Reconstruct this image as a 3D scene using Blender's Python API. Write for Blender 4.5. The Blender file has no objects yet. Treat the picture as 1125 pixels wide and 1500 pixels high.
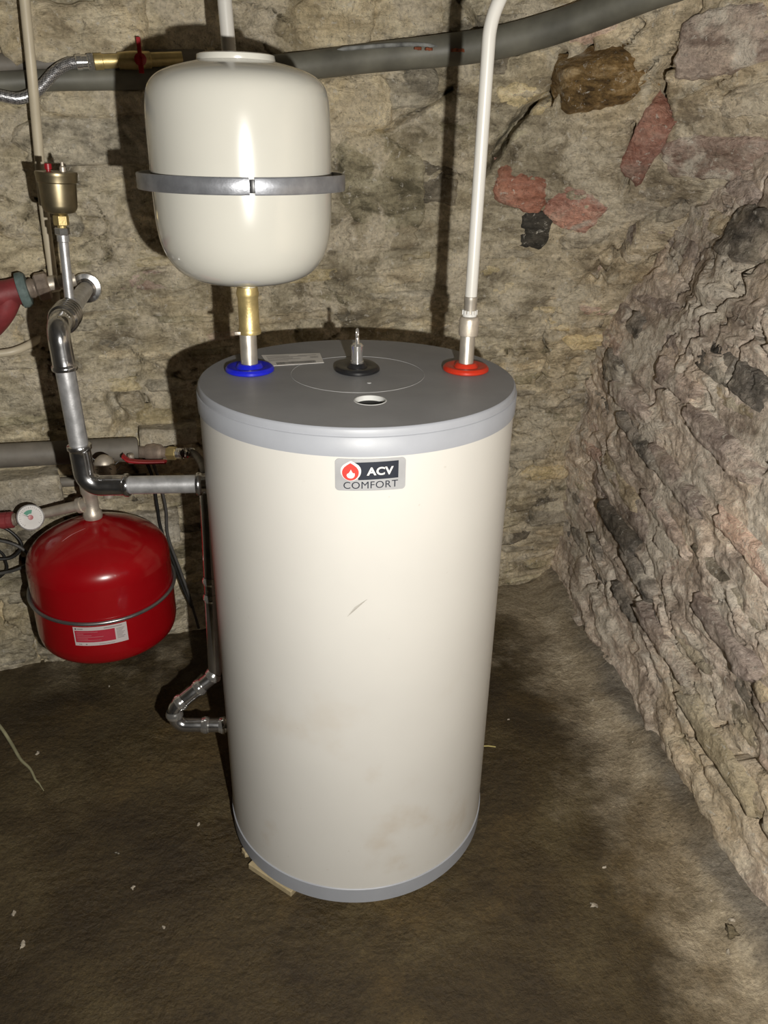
import bpy, bmesh, math, random
import numpy as np
from mathutils import Vector, Matrix

# ------------------------------------------------------------------ camera, world, torch, exposure
scene = bpy.context.scene
COL = scene.collection
CAMP = np.array([0.0, -1.40720, 1.42470])
RT = np.array([0.99944595, -0.02913815, 0.01608608])
UP = np.array([-0.00206087, 0.42820036, 0.90368147])
FW = np.array([0.03321968, 0.90321394, -0.42790306])
FPX = 1171.36
cd = bpy.data.cameras.new('camera'); cam = bpy.data.objects.new('camera', cd); COL.objects.link(cam)
cd.sensor_fit = 'VERTICAL'; cd.sensor_height = 36.0; cd.lens = 36.0 * FPX / 1500.0
cd.clip_start = 0.02
cam.matrix_world = Matrix(((RT[0], UP[0], -FW[0], CAMP[0]), (RT[1], UP[1], -FW[1], CAMP[1]),
                           (RT[2], UP[2], -FW[2], CAMP[2]), (0, 0, 0, 1)))
scene.camera = cam

world = bpy.data.worlds.new('world'); scene.world = world; world.use_nodes = True
world.node_tree.nodes['Background'].inputs[0].default_value = (0.9, 0.95, 1.0, 1)
world.node_tree.nodes['Background'].inputs[1].default_value = 0.001

# the hand-held torch beside the camera: the only lamp in the cellar
ld = bpy.data.lights.new('torch', 'SPOT'); torch = bpy.data.objects.new('torch', ld); COL.objects.link(torch)
ld.energy = 138.0; ld.color = (1.0, 0.965, 0.895); ld.spot_size = math.radians(140); ld.spot_blend = 0.7
ld.shadow_soft_size = 0.009
torch.location = (0.148, -1.45, 1.322)
torch.rotation_euler = (Vector((0.24, 0.75, 0.84)) - Vector(torch.location)).to_track_quat('-Z', 'Y').to_euler()

vs = scene.view_settings
vs.view_transform = 'Standard'; vs.look = 'None'; vs.gamma = 1.0; vs.use_curve_mapping = False; vs.exposure = 0.0

random.seed(7)
RNG = np.random.RandomState(11)

# ------------------------------------------------------------------ helpers
def ray(u, v):
    return FW * FPX + RT * (u - 562.5) - UP * (v - 750.0)
def at(u, v, y):                       # point seen at (u,v) that stands at depth y in the room
    d = ray(u, v); return CAMP + d * (y - CAMP[1]) / d[1]
def onz(u, v, z=0.0):
    d = ray(u, v); return CAMP + d * (z - CAMP[2]) / d[2]
WN = np.array([0.31, -1.0, 0.0]) / math.hypot(0.31, 1.0)
def onwall(u, v, off=0.0):             # point at distance off in front of the back wall
    d = ray(u, v); p0 = np.array([0, 0.845, 0]) + WN * off
    return CAMP + d * (((p0 - CAMP) @ WN) / (d @ WN))
def project(p):
    d = np.asarray(p) - CAMP; z = d @ FW
    return 562.5 + FPX * (d @ RT) / z, 750 - FPX * (d @ UP) / z

def tag(o, label=None, cat=None, group=None, kind=None):
    if label: o['label'] = label
    if cat: o['category'] = cat
    if group: o['group'] = group
    if kind: o['kind'] = kind
    return o
def thing(name, loc, label, cat, group=None):
    o = bpy.data.objects.new(name, None); COL.objects.link(o); o.location = tuple(float(a) for a in loc)
    o.empty_display_size = 0.05
    return tag(o, label, cat, group)
def org(parent):
    p = np.zeros(3)
    while parent is not None:
        p += np.array(parent.location); parent = parent.parent
    return p
def mesh_np(name, v, quads, smooth=True, tris=None):
    me = bpy.data.meshes.new(name)
    v = np.asarray(v, dtype=np.float32); quads = np.asarray(quads, dtype=np.int32)
    me.vertices.add(len(v)); me.vertices.foreach_set('co', v.ravel())
    n = len(quads); me.loops.add(n * 4); me.loops.foreach_set('vertex_index', quads.ravel())
    me.polygons.add(n); me.polygons.foreach_set('loop_start', np.arange(0, n * 4, 4, dtype=np.int32))
    me.polygons.foreach_set('loop_total', np.full(n, 4, dtype=np.int32))
    me.update(calc_edges=True)
    me.polygons.foreach_set('use_smooth', np.full(n, smooth, dtype=bool))
    return me
def link(name, me, mat, parent=None, loc=None):
    o = bpy.data.objects.new(name, me); COL.objects.link(o)
    if mat is not None and len(me.materials) == 0: me.materials.append(mat)
    if parent is not None: o.parent = parent
    if loc is not None: o.location = tuple(float(a) for a in loc)
    return o

def frame(d):
    d = np.asarray(d, float); d = d / np.linalg.norm(d)
    a = np.array([0, 0, 1.0]) if abs(d[2]) < 0.9 else np.array([1.0, 0, 0])
    x = np.cross(a, d); x /= np.linalg.norm(x); return x, np.cross(d, x), d
def fillet(pts, rad, n=9):
    pts = [np.asarray(p, float) for p in pts]; out = [pts[0]]
    for i in range(1, len(pts) - 1):
        a, b, c = pts[i - 1], pts[i], pts[i + 1]
        u = (a - b); lu = np.linalg.norm(u); u /= lu
        w = (c - b); lw = np.linalg.norm(w); w /= lw
        r = rad[i - 1] if isinstance(rad, (list, tuple)) else rad
        ang = math.acos(max(-1, min(1, u @ w))); t = min(r / math.tan(ang / 2), lu * .49, lw * .49)
        p, q = b + u * t, b + w * t
        h = (u + w); h /= np.linalg.norm(h); rr = t * math.tan(ang / 2); cen = b + h * math.hypot(t, rr)
        va, vb = p - cen, q - cen; om = math.acos(max(-1, min(1, (va @ vb) / (rr * rr))))
        for k in range(n + 1):
            s = k / n; out.append(cen + (math.sin((1 - s) * om) * va + math.sin(s * om) * vb) / math.sin(om))
    out.append(pts[-1]); return out
def catmull(pts, n=8):
    P = [np.asarray(p, float) for p in pts]; P = [2 * P[0] - P[1]] + P + [2 * P[-1] - P[-2]]; out = []
    for i in range(1, len(P) - 2):
        for k in range(n):
            t = k / n; a, b, c, d = P[i - 1:i + 3]
            out.append(.5 * ((2 * b) + (c - a) * t + (2 * a - 5 * b + 4 * c - d) * t * t + (3 * b - a - 3 * c + d) * t ** 3))
    out.append(P[-2]); return out

class MB:
    def __init__(s): s.v = []; s.f = []
    def add(s, v, f):
        b = len(s.v); s.v += [tuple(map(float, p)) for p in v]; s.f += [tuple(b + i for i in q) for q in f]; return s
    def lathe(s, o, d, prof, seg=40, cap0=True, cap1=True, a0=0.0, a1=2 * math.pi):
        x, y, z = frame(d); o = np.asarray(o, float); v = []; f = []
        full = abs(a1 - a0 - 2 * math.pi) < 1e-6; n = seg if full else seg + 1
        for (t, r) in prof:
            for k in range(n):
                a = a0 + (a1 - a0) * k / seg
                v.append(o + z * t + (x * math.cos(a) + y * math.sin(a)) * r)
        for i in range(len(prof) - 1):
            for k in range(seg):
                k2 = (k + 1) % n if full else k + 1
                f.append((i * n + k, i * n + k2, (i + 1) * n + k2, (i + 1) * n + k))
        if full and cap0 and prof[0][1] > 1e-5: f.append(tuple(reversed(range(n))))
        if full and cap1 and prof[-1][1] > 1e-5: f.append(tuple((len(prof) - 1) * n + k for k in range(n)))
        return s.add(v, f)
    def tube(s, pts, r, seg=16, caps=True, closed=False):
        pts = [np.asarray(p, float) for p in pts]; n = len(pts)
        rs = r if isinstance(r, (list, tuple, np.ndarray)) else [r] * n
        tg = []
        for i in range(n):
            if closed: d = pts[(i + 1) % n] - pts[i - 1]
            else: d = pts[min(i + 1, n - 1)] - pts[max(i - 1, 0)]
            tg.append(d / max(np.linalg.norm(d), 1e-9))
        x, _, _ = frame(tg[0]); v = []; f = []
        for i in range(n):
            x = x - tg[i] * (x @ tg[i]); x /= np.linalg.norm(x); y = np.cross(tg[i], x)
            for k in range(seg):
                a = 2 * math.pi * k / seg; v.append(pts[i] + (x * math.cos(a) + y * math.sin(a)) * rs[i])
        m = n if closed else n - 1
        for i in range(m):
            j = (i + 1) % n
            for k in range(seg):
                k2 = (k + 1) % seg; f.append((i * seg + k, i * seg + k2, j * seg + k2, j * seg + k))
        if caps and not closed:
            f.append(tuple(reversed(range(seg)))); f.append(tuple((n - 1) * seg + k for k in range(seg)))
        return s.add(v, f)
    def box(s, c, size, rx=None):
        c = np.asarray(c, float); h = np.asarray(size, float) / 2; M = np.eye(3) if rx is None else np.asarray(rx, float)
        v = [c + M @ (h * np.array([a, b, d])) for a in (-1, 1) for b in (-1, 1) for d in (-1, 1)]
        return s.add(v, [(0, 1, 3, 2), (4, 6, 7, 5), (0, 4, 5, 1), (2, 3, 7, 6), (0, 2, 6, 4), (1, 5, 7, 3)])
    def build(s, name, mat, parent=None, smooth=True, bevel=None, auto=40, label=None):
        o0 = org(parent); me = bpy.data.meshes.new(name)
        me.from_pydata([tuple(np.asarray(p) - o0) for p in s.v], [], s.f); me.update()
        bm = bmesh.new(); bm.from_mesh(me)
        bmesh.ops.remove_doubles(bm, verts=bm.verts, dist=1e-6)
        if bevel: bmesh.ops.bevel(bm, geom=[e for e in bm.edges if e.calc_face_angle(0) > 0.6], offset=bevel, segments=2, affect='EDGES', profile=.6)
        bmesh.ops.recalc_face_normals(bm, faces=bm.faces)
        for fc in bm.faces: fc.smooth = smooth
        if smooth:
            for e in bm.edges: e.smooth = e.calc_face_angle(0) < math.radians(auto)
        bm.to_mesh(me); bm.free()
        o = link(name, me, mat, parent)
        if label: o['label'] = label
        return o

# vectorised gradient noise
_PERM = RNG.permutation(512).astype(np.int64); _PERM = np.concatenate([_PERM, _PERM, _PERM])
_G = RNG.normal(size=(512, 3)); _G /= np.linalg.norm(_G, axis=1)[:, None]
def perlin(x, y, z):
    xi, yi, zi = np.floor(x).astype(np.int64), np.floor(y).astype(np.int64), np.floor(z).astype(np.int64)
    xf, yf, zf = x - xi, y - yi, z - zi
    fu, fv, fw_ = [t * t * t * (t * (t * 6 - 15) + 10) for t in (xf, yf, zf)]
    def g(a, b, c):
        h = _PERM[_PERM[_PERM[(xi + a) & 511] + ((yi + b) & 511)] + ((zi + c) & 511)] & 511
        gr = _G[h]; return gr[..., 0] * (xf - a) + gr[..., 1] * (yf - b) + gr[..., 2] * (zf - c)
    l = lambda t, a, b: a + t * (b - a)
    return l(fw_, l(fv, l(fu, g(0, 0, 0), g(1, 0, 0)), l(fu, g(0, 1, 0), g(1, 1, 0))),
             l(fv, l(fu, g(0, 0, 1), g(1, 0, 1)), l(fu, g(0, 1, 1), g(1, 1, 1)))) * 1.5
def fbm(x, y, z, oct=4, gain=.5):
    a = 1.0; r = 0; f = 1.0
    for i in range(oct):
        r = r + a * perlin(x * f + 17.3 * i, y * f - 5.1 * i, z * f + 3.7 * i); a *= gain; f *= 2.03
    return r
def sstep(a, b, x):
    t = np.clip((x - a) / (b - a), 0, 1); return t * t * (3 - 2 * t)

# ------------------------------------------------------------------ materials
class NT:
    def __init__(s, name):
        s.m = bpy.data.materials.new(name); s.m.use_nodes = True; s.t = s.m.node_tree
        s.b = s.t.nodes['Principled BSDF']
    def n(s, typ, **k):
        nd = s.t.nodes.new(typ)
        for a, b in k.items(): setattr(nd, a, b)
        return nd
    def l(s, a, b): s.t.links.new(a, b)
    def pos(s, scale=(1, 1, 1), rot=(0, 0, 0)):
        g = s.n('ShaderNodeNewGeometry'); mp = s.n('ShaderNodeMapping'); mp.inputs['Scale'].default_value = scale
        mp.inputs['Rotation'].default_value = rot
        s.l(g.outputs['Position'], mp.inputs[0]); return mp.outputs[0]
    def noise(s, vec, scale, detail=5, rough=.55, dist=0):
        nd = s.n('ShaderNodeTexNoise'); nd.inputs['Scale'].default_value = scale; nd.inputs['Detail'].default_value = detail
        nd.inputs['Roughness'].default_value = rough; nd.inputs['Distortion'].default_value = dist
        s.l(vec, nd.inputs['Vector']); return nd.outputs[0]
    def ramp(s, fac, stops):
        r = s.n('ShaderNodeValToRGB'); e = r.color_ramp.elements
        while len(e) < len(stops): e.new(.5)
        for i, (p, c) in enumerate(stops):
            e[i].position = p; e[i].color = (*c, 1) if not isinstance(c, (int, float)) else (c, c, c, 1)
        s.l(fac, r.inputs[0]); return r.outputs[0]
    def mix(s, fac, a, b, mode='MIX'):
        m = s.n('ShaderNodeMix', data_type='RGBA', blend_type=mode)
        for sock, v in ((m.inputs[0], fac), (m.inputs[6], a), (m.inputs[7], b)):
            if isinstance(v, (int, float)): sock.default_value = v
            elif isinstance(v, tuple): sock.default_value = (*v, 1)
            else: s.l(v, sock)
        return m.outputs[2]
    def math(s, op, a, b=0.0, c=None):
        m = s.n('ShaderNodeMath', operation=op)
        for i, v in enumerate((a, b) if c is None else (a, b, c)):
            if isinstance(v, (int, float)): m.inputs[i].default_value = v
            else: s.l(v, m.inputs[i])
        return m.outputs[0]
    def mrange(s, v, a, b):
        m = s.n('ShaderNodeMapRange', interpolation_type='SMOOTHSTEP'); s.l(v, m.inputs[0])
        m.inputs[1].default_value = a; m.inputs[2].default_value = b; return m.outputs[0]
    def bump(s, h, strength, dist, prev=None):
        b = s.n('ShaderNodeBump'); b.inputs['Strength'].default_value = strength; b.inputs['Distance'].default_value = dist
        s.l(h, b.inputs['Height'])
        if prev is not None: s.l(prev, b.inputs['Normal'])
        return b.outputs[0]
    def out(s, col=None, rough=None, nrm=None, metal=None, spec=None):
        for k, v in (('Base Color', col), ('Roughness', rough), ('Normal', nrm), ('Metallic', metal), ('Specular IOR Level', spec)):
            if v is None: continue
            i = s.b.inputs[k]
            if isinstance(v, tuple): i.default_value = (*v, 1)
            elif isinstance(v, (int, float)): i.default_value = v
            else: s.l(v, i)
        return s.m

def plain(name, col, rough=.45, metal=0.0, spec=.5, var=.08, nscale=30, bump=0.0, coat=0.0):
    if metal < .5: col = tuple(c * .70 for c in col)
    s = NT(name); p = s.pos(); nz = s.noise(p, nscale, 4)
    dark = tuple(c * (1 - 2 * var) for c in col); light = tuple(min(1, c * (1 + var)) for c in col)
    c = s.ramp(nz, [(.3, dark), (.7, light)])
    r = s.ramp(s.noise(p, nscale * .6, 3), [(.3, max(.02, rough - .07)), (.7, min(1, rough + .07))])
    nr = s.bump(s.noise(p, nscale * 6, 4), bump, .002) if bump else None
    m = s.out(c, r, nr, metal, spec)
    if coat: s.b.inputs['Coat Weight'].default_value = coat; s.b.inputs['Coat Roughness'].default_value = .06
    return m

def stone_mat(name, c_dark, c_mid, c_light, smear, smear_col=(.52, .46, .355), rot=(0, 0, 0), layered=1.0, rough=.85, gain=1.55):
    """rock: bedded colour streaks, grains, lime smeared over it"""
    c_dark, c_mid, c_light, smear_col = [tuple(min(.86, v * gain) for v in c) for c in (c_dark, c_mid, c_light, smear_col)]
    s = NT(name); p = s.pos(rot=rot); ps = s.pos((1, 1, 1 + 1.4 * layered), rot)
    a = s.noise(ps, 10, 9, .68, .6); c = s.ramp(a, [(.36, c_dark), (.49, c_mid), (.61, c_light)])
    big = s.noise(s.pos((1, 1, 1.5)), 2.6, 5, .6, .5); c = s.mix(1.0, c, s.ramp(big, [(.32, (.52, .50, .46)), (.48, (1.0, 1.0, 1.0)), (.66, (1.25, 1.21, 1.12))]), 'MULTIPLY')
    sx = s.n('ShaderNodeSeparateXYZ'); s.l(p, sx.inputs[0])          # iron-tinted lime towards the right end of the cellar
    c = s.mix(s.mrange(sx.outputs[0], .25, .80), c, s.mix(1.0, c, (1.07, 1.02, 1.01), 'MULTIPLY'))
    oi = s.n('ShaderNodeObjectInfo'); val = s.math('MULTIPLY_ADD', oi.outputs['Random'], .45, .76)
    hs = s.n('ShaderNodeHueSaturation'); s.l(c, hs.inputs['Color']); s.l(val, hs.inputs['Value']); c = hs.outputs[0]
    sm = s.noise(p, 6.5, 7, .62, .6); f = s.mrange(sm, .58 - smear * .22, .66 - smear * .15)
    c = s.mix(s.math('MULTIPLY', f, .8), c, smear_col)
    st = s.noise(p, 1.9, 4, .6); c = s.mix(s.math('MULTIPLY', s.mrange(st, .5, .68), .5), c, (.74, .60, .36))   # yellowish lime stain
    g = s.noise(p, 95, 5, .7); c = s.mix(.85, c, s.ramp(g, [(.30, .55), (.52, 1.0), (.75, 1.25)]), 'MULTIPLY')
    pit = s.noise(p, 33, 6, .7, .3); c = s.mix(s.math('MULTIPLY', s.mrange(pit, .40, .29), .6), c, (.11, .09, .065))
    lime = s.noise(p, 58, 6, .72, .5); c = s.mix(s.math('MULTIPLY', s.mrange(lime, .58, .67), .7), c, (.80, .75, .66))
    fine = s.noise(p, 150, 3, .6); c = s.mix(s.math('MULTIPLY', s.mrange(fine, .38, .28), .6), c, (.10, .085, .065))
    h = s.math('ADD', s.math('MULTIPLY', s.noise(p, 34, 9, .72, .3), 1.25), s.math('MULTIPLY', s.noise(s.pos((1, 1, 3.5), rot), 13, 8, .65, .8), .8 * layered))
    nr = s.bump(h, 1.0, .017)
    return s.out(c, rough, nr, spec=.25)

M = {}
M['mortar'] = stone_mat('lime_mortar_back', (.20, .17, .12), (.37, .325, .235), (.53, .475, .36), .45, layered=1.0)
M['mortar_r'] = stone_mat('lime_mortar_right', (.24, .20, .165), (.41, .355, .295), (.56, .505, .43), .45, (.56, .50, .42), rot=(.09, 0, 0), layered=.9)
M['st_olive'] = stone_mat('stone_olive', (.13, .115, .075), (.32, .285, .195), (.44, .40, .29), .30)
M['st_beige'] = stone_mat('stone_beige', (.26, .215, .145), (.45, .385, .27), (.56, .49, .36), .35)
M['st_grey'] = stone_mat('stone_grey', (.15, .135, .105), (.30, .27, .21), (.41, .375, .30), .32)
M['st_dark'] = stone_mat('stone_dark', (.06, .052, .04), (.16, .14, .105), (.27, .24, .19), .2)
M['st_yellow'] = stone_mat('stone_yellow', (.32, .265, .15), (.46, .39, .245), (.55, .48, .34), .35)
M['st_pink'] = stone_mat('stone_pink', (.25, .17, .135), (.43, .335, .28), (.53, .45, .385), .40, (.57, .51, .43))
M['st_mauve'] = stone_mat('stone_mauve', (.18, .145, .125), (.335, .285, .25), (.46, .405, .355), .30, (.56, .50, .42), rot=(.09, 0, 0))
M['st_slate'] = stone_mat('stone_slate', (.06, .057, .05), (.20, .185, .16), (.33, .305, .265), .12, (.54, .49, .41), rot=(.09, 0, 0))
M['st_brown'] = stone_mat('stone_brown', (.07, .045, .02), (.22, .145, .06), (.44, .34, .20), .12, gain=1.0)
M['brick_red'] = stone_mat('brick_red', (.33, .14, .09), (.50, .24, .17), (.58, .35, .27), .16, gain=1.0)
M['brick_pink'] = stone_mat('brick_pink', (.36, .17, .125), (.50, .285, .225), (.55, .39, .32), .22, (.57, .51, .43), gain=1.12)
M['st_black'] = stone_mat('stone_black', (.028, .027, .025), (.075, .07, .06), (.14, .13, .11), .03, gain=1.0)

def floor_material():
    s = NT('damp_concrete_floor'); p = s.pos()
    n1 = s.noise(p, 3.2, 8, .62, .5); c = s.ramp(n1, [(.30, (.027, .016, .005)), (.52, (.060, .040, .014)), (.72, (.112, .083, .036))])
    sx = s.n('ShaderNodeSeparateXYZ'); s.l(p, sx.inputs[0]); X, Y = sx.outputs[0], sx.outputs[1]
    wob = s.math('MULTIPLY', s.math('SUBTRACT', s.noise(p, 3.5, 7, .65, .4), .5), .5)
    xx = s.math('ADD', s.math('ADD', X, wob), s.math('MULTIPLY', Y, .10))
    dry = s.mrange(xx, .50, .70)                                   # dry, limey concrete beside the right wall
    dryc = s.ramp(s.noise(p, 9, 7, .65), [(.3, (.17, .135, .085)), (.5, (.46, .38, .265)), (.72, (.66, .57, .43))])
    c = s.mix(s.math('MULTIPLY', dry, .85), c, dryc)
    gx = s.math('ADD', s.math('ADD', X, s.math('MULTIPLY', wob, .35)), s.math('MULTIPLY', Y, .085))
    c = s.mix(s.math('MULTIPLY', s.mrange(gx, .71, .77), .8), c, (.155, .14, .118))   # grey cement fillet at the wall foot
    yb = s.math('ADD', Y, s.math('MULTIPLY', wob, .5)); pale = s.math('MULTIPLY', s.mrange(yb, .38, .60), s.mrange(s.noise(p, 5, 5), .44, .6))
    c = s.mix(s.math('MULTIPLY', pale, .6), c, (.34, .285, .20))
    och = s.noise(p, 2.1, 4, .6); c = s.mix(s.math('MULTIPLY', s.mrange(och, .52, .68), .5), c, (.12, .075, .022))
    g = s.noise(p, 120, 5, .7); c = s.mix(.8, c, s.ramp(g, [(.3, .5), (.55, 1.0), (.78, 1.6)]), 'MULTIPLY')
    r = s.ramp(s.noise(p, 4.5, 5, .6), [(.35, .46), (.65, .82)])
    h = s.math('ADD', s.noise(p, 42, 9, .68), s.math('MULTIPLY', s.noise(p, 9, 6, .6), 1.3))
    return s.out(c, r, s.bump(h, 1.0, .012), spec=.5)
M['floor'] = floor_material()

def jacket_material():
    s = NT('cream_sheet_jacket'); p = s.pos()
    c = s.ramp(s.noise(p, 5, 4), [(.3, (.49, .475, .445)), (.7, (.515, .50, .468))])
    sx = s.n('ShaderNodeSeparateXYZ'); s.l(p, sx.inputs[0])
    low = s.math('SUBTRACT', 1.0, s.mrange(sx.outputs[2], .12, .75))
    st = s.math('MULTIPLY', s.mrange(s.noise(p, 4.2, 5, .6), .56, .72), low)
    c = s.mix(s.math('MULTIPLY', st, .45), c, (.38, .30, .21))
    sp = s.mrange(s.noise(s.pos((1, 1, 2)), 70, 2, .5), .74, .80); c = s.mix(s.math('MULTIPLY', sp, .22), c, (.25, .18, .12))
    return s.out(c, .38, s.bump(s.noise(p, 260, 3), .05, .001), spec=.4)
M['jacket'] = jacket_material()
M['lid'] = plain('grey_abs_lid', (.30, .30, .31), .5, spec=.4, var=.05, nscale=14, bump=.05)
M['lid_side'] = plain('grey_abs_rim', (.405, .42, .46), .45, spec=.4, var=.03, nscale=14, bump=.05)
M['lid_line'] = plain('lid_seam', (.42, .42, .42), .6, var=.1, nscale=60)
M['foam'] = plain('white_foam', (.66, .66, .64), .8, var=.06)
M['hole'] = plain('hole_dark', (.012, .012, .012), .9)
M['blue'] = plain('blue_plastic', (.012, .018, .62), .32, var=.05)
M['red_pl'] = plain('red_plastic_collar', (.62, .035, .012), .32, var=.05)
M['black_pl'] = plain('black_plastic', (.014, .014, .016), .35, var=.15)
M['steel'] = plain('brushed_steel', (.52, .48, .42), .38, .75, var=.06, nscale=60)
M['nickel'] = plain('nickel_brass', (.56, .50, .42), .46, .62, var=.12, nscale=50, bump=.15)
M['chrome'] = plain('zinc_pressed_steel', (.66, .66, .67), .19, .98, var=.07, nscale=40)
M['zinc_pipe'] = plain('zinc_plated_pipe', (.60, .60, .61), .38, .74, var=.12, nscale=55, bump=.1)
M['polished'] = plain('polished_steel', (.75, .74, .72), .14, .9, var=.04)
M['brass'] = plain('raw_brass', (.56, .44, .20), .42, .72, var=.14, nscale=45, bump=.15)
M['brass_dark'] = plain('dull_brass', (.30, .25, .155), .40, 0.9, var=.12, nscale=30)
M['vessel'] = plain('ivory_enamel', (.67, .655, .59), .16, var=.02, spec=.5, nscale=5, coat=.6)
M['band'] = plain('galvanised_band', (.34, .35, .38), .36, .75, var=.14, nscale=35, bump=.1)
M['red_en'] = plain('red_enamel', (.40, .004, .008), .22, var=.06, spec=.45, nscale=6, coat=.35)
M['wire'] = plain('grey_wire_ring', (.30, .30, .30), .32, .85, var=.1)
M['white_pipe'] = plain('white_composite_pipe', (.76, .74, .69), .32, var=.02, nscale=8)
M['white_pl'] = plain('white_plastic', (.78, .77, .74), .4, var=.04)
M['beige_pipe'] = plain('beige_composite_pipe', (.74, .65, .48), .45, var=.07, nscale=12)
M['drain'] = plain('grey_green_drain_pipe', (.19, .185, .15), .55, var=.22, nscale=9, bump=.2)
M['drain2'] = plain('grey_old_pipe', (.24, .215, .18), .6, var=.25, nscale=9, bump=.3)
M['dirt'] = plain('pipe_dust', (.30, .31, .30), .8, var=.3, nscale=40)
M['rust'] = plain('rust_flakes', (.36, .10, .04), .8, var=.3, nscale=60)
M['red_paint'] = plain('worn_red_paint', (.33, .05, .055), .5, var=.18, nscale=22, bump=.2)
M['red_lever'] = plain('red_lever_sleeve', (.42, .012, .02), .38, var=.06)
M['teal'] = plain('verdigris_flange', (.17, .235, .225), .65, var=.25, nscale=40, bump=.3)
M['bronze'] = plain('old_bronze', (.36, .29, .235), .5, .55, var=.2, nscale=40, bump=.3)
M['paper'] = plain('paper_label', (.85, .82, .78), .6, var=.07)
M['paper2'] = plain('white_label', (.74, .66, .65), .5, var=.03)
M['label_red'] = plain('label_red_print', (.55, .03, .06), .5, var=.04)
M['ink'] = plain('dark_ink', (.03, .03, .035), .6)
M['ink_grey'] = plain('grey_ink', (.22, .20, .20), .6)
M['ink_pink'] = plain('pink_ink', (.62, .22, .24), .6)
M['badge'] = plain('silver_badge', (.50, .50, .51), .34, .15, var=.05, nscale=25)
M['badge_dk'] = plain('badge_navy', (.022, .026, .04), .4)
M['badge_wh'] = plain('badge_white', (.80, .79, .77), .45)
M['badge_red'] = plain('badge_red', (.68, .055, .04), .42)
M['dial'] = plain('dial_white', (.72, .69, .66), .45, var=.02)
M['green'] = plain('dial_green', (.04, .32, .20), .5)
M['cable'] = plain('black_rubber_cable', (.020, .019, .018), .45, var=.15)
M['cable_g'] = plain('grey_cable', (.10, .095, .09), .45, var=.15)
M['wood'] = plain('raw_pine_shim', (.52, .42, .25), .7, var=.12, nscale=50, bump=.2)
M['straw'] = plain('straw', (.55, .46, .17), .6)
M['rootm'] = plain('pale_root', (.42, .40, .24), .6, var=.15)
M['chip'] = plain('pale_chip', (.55, .48, .38), .8, var=.15)
M['block'] = stone_mat('concrete_block', (.27, .245, .20), (.36, .33, .275), (.43, .40, .335), .2, (.40, .37, .31), layered=.2)
M['plinth'] = stone_mat('sandy_plinth', (.26, .215, .14), (.40, .335, .23), (.50, .43, .30), .3, (.46, .40, .29), layered=.2)
M['ceil'] = plain('cellar_plaster', (.20, .18, .14), .9, var=.2, nscale=6, bump=.3)

def braid_material():
    s = NT('steel_braid'); tc = s.n('ShaderNodeTexCoord')
    br = s.n('ShaderNodeTexChecker'); br.inputs['Scale'].default_value = 1.0
    mp = s.n('ShaderNodeMapping'); mp.inputs['Scale'].default_value = (330, 330, 330); mp.inputs['Rotation'].default_value = (.6, .78, .4)
    s.l(tc.outputs['Object'], mp.inputs[0]); s.l(mp.outputs[0], br.inputs['Vector'])
    c = s.mix(br.outputs['Fac'], (.17, .17, .18), (.60, .60, .62))
    c = s.mix(s.mrange(s.noise(s.pos(), 75, 2), .66, .70), c, (.02, .02, .02))
    return s.out(c, .35, s.bump(br.outputs['Fac'], .5, .001), metal=.8)
M['braid'] = braid_material()

# ------------------------------------------------------------------ walls of rubble stone
def softp(x, k=.06): return k * np.logaddexp(0, x / k)
def right_x(y, z): return .72 + .09 * (1.06 - y) + .30 * softp(z - .88)
_BZ = (np.array([0, .70, .91, 1.18, 1.34, 1.60, 2.5]), np.array([0, .0, .14, .28, .50, .74, .90]))
def back_base(s, z):
    """s = world x; the corner squinch brings the upper right of the wall forward"""
    xc = .75 + .30 * softp(z - .88)
    B = sum(np.interp(z + o, *_BZ) for o in (-.06, 0, .06)) / 3
    w = np.clip((s - .05) / (xc - .05), 0, 1.12) ** 1.7
    y = .845 + .31 * s - B * w
    y = y + .05 * sstep(.45, .05, z) * sstep(-.75, -.5, s) * sstep(.35, -.1, s)
    return np.stack([s, y, z], -1)
def right_base(s, z):
    """s runs from the corner towards the viewer"""
    y = 1.10 - s; return np.stack([right_x(y, z), y, z], -1)
def normals(base, s, z, room):
    e = 1e-3; a = base(s + e, z) - base(s - e, z); b = base(s, z + e) - base(s, z - e)
    n = np.cross(a, b); n /= np.linalg.norm(n, axis=-1)[..., None]
    sg = np.sign((n * room).sum(-1)); return n * sg[..., None]
ROOM_B = np.array([.2, -1, 0.0]); ROOM_R = np.array([-1, -.1, 0.0])

def crack_field(s, z, k, seed):
    w1 = fbm(s * 2.2 + seed, z * 2.2, z * 0 + seed, 3); w2 = fbm(s * 2.2 - seed, z * 2.2, z * 0 + 3 * seed, 3)
    r = np.abs(perlin(s * 3.1 * k + .9 * w1, z * 5.0 * k + 1.1 * w2, z * 0 + 1.7 * seed))
    m = sstep(.05, .35, perlin(s * 2.3, z * 2.3, z * 0 + 9.1 + seed))
    return np.exp(-(r / .024) ** 4) * m
def beds(s, z, tilt, k, seed):
    """overlapping ledges along the bedding, each ending in a small drop"""
    zb = (z - tilt * s) * k + .9 * fbm(s * 2.6, z * 3, z * 0 + seed, 3) + .35 * fbm(s * 11, z * 9, z * 0 + seed + 2, 2)
    fr = zb - np.floor(zb); return fr * sstep(1.0, .86, fr) * sstep(-.25, .15, perlin(s * 3.7, z * 4.5, z * 0 + seed + 6))
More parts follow.
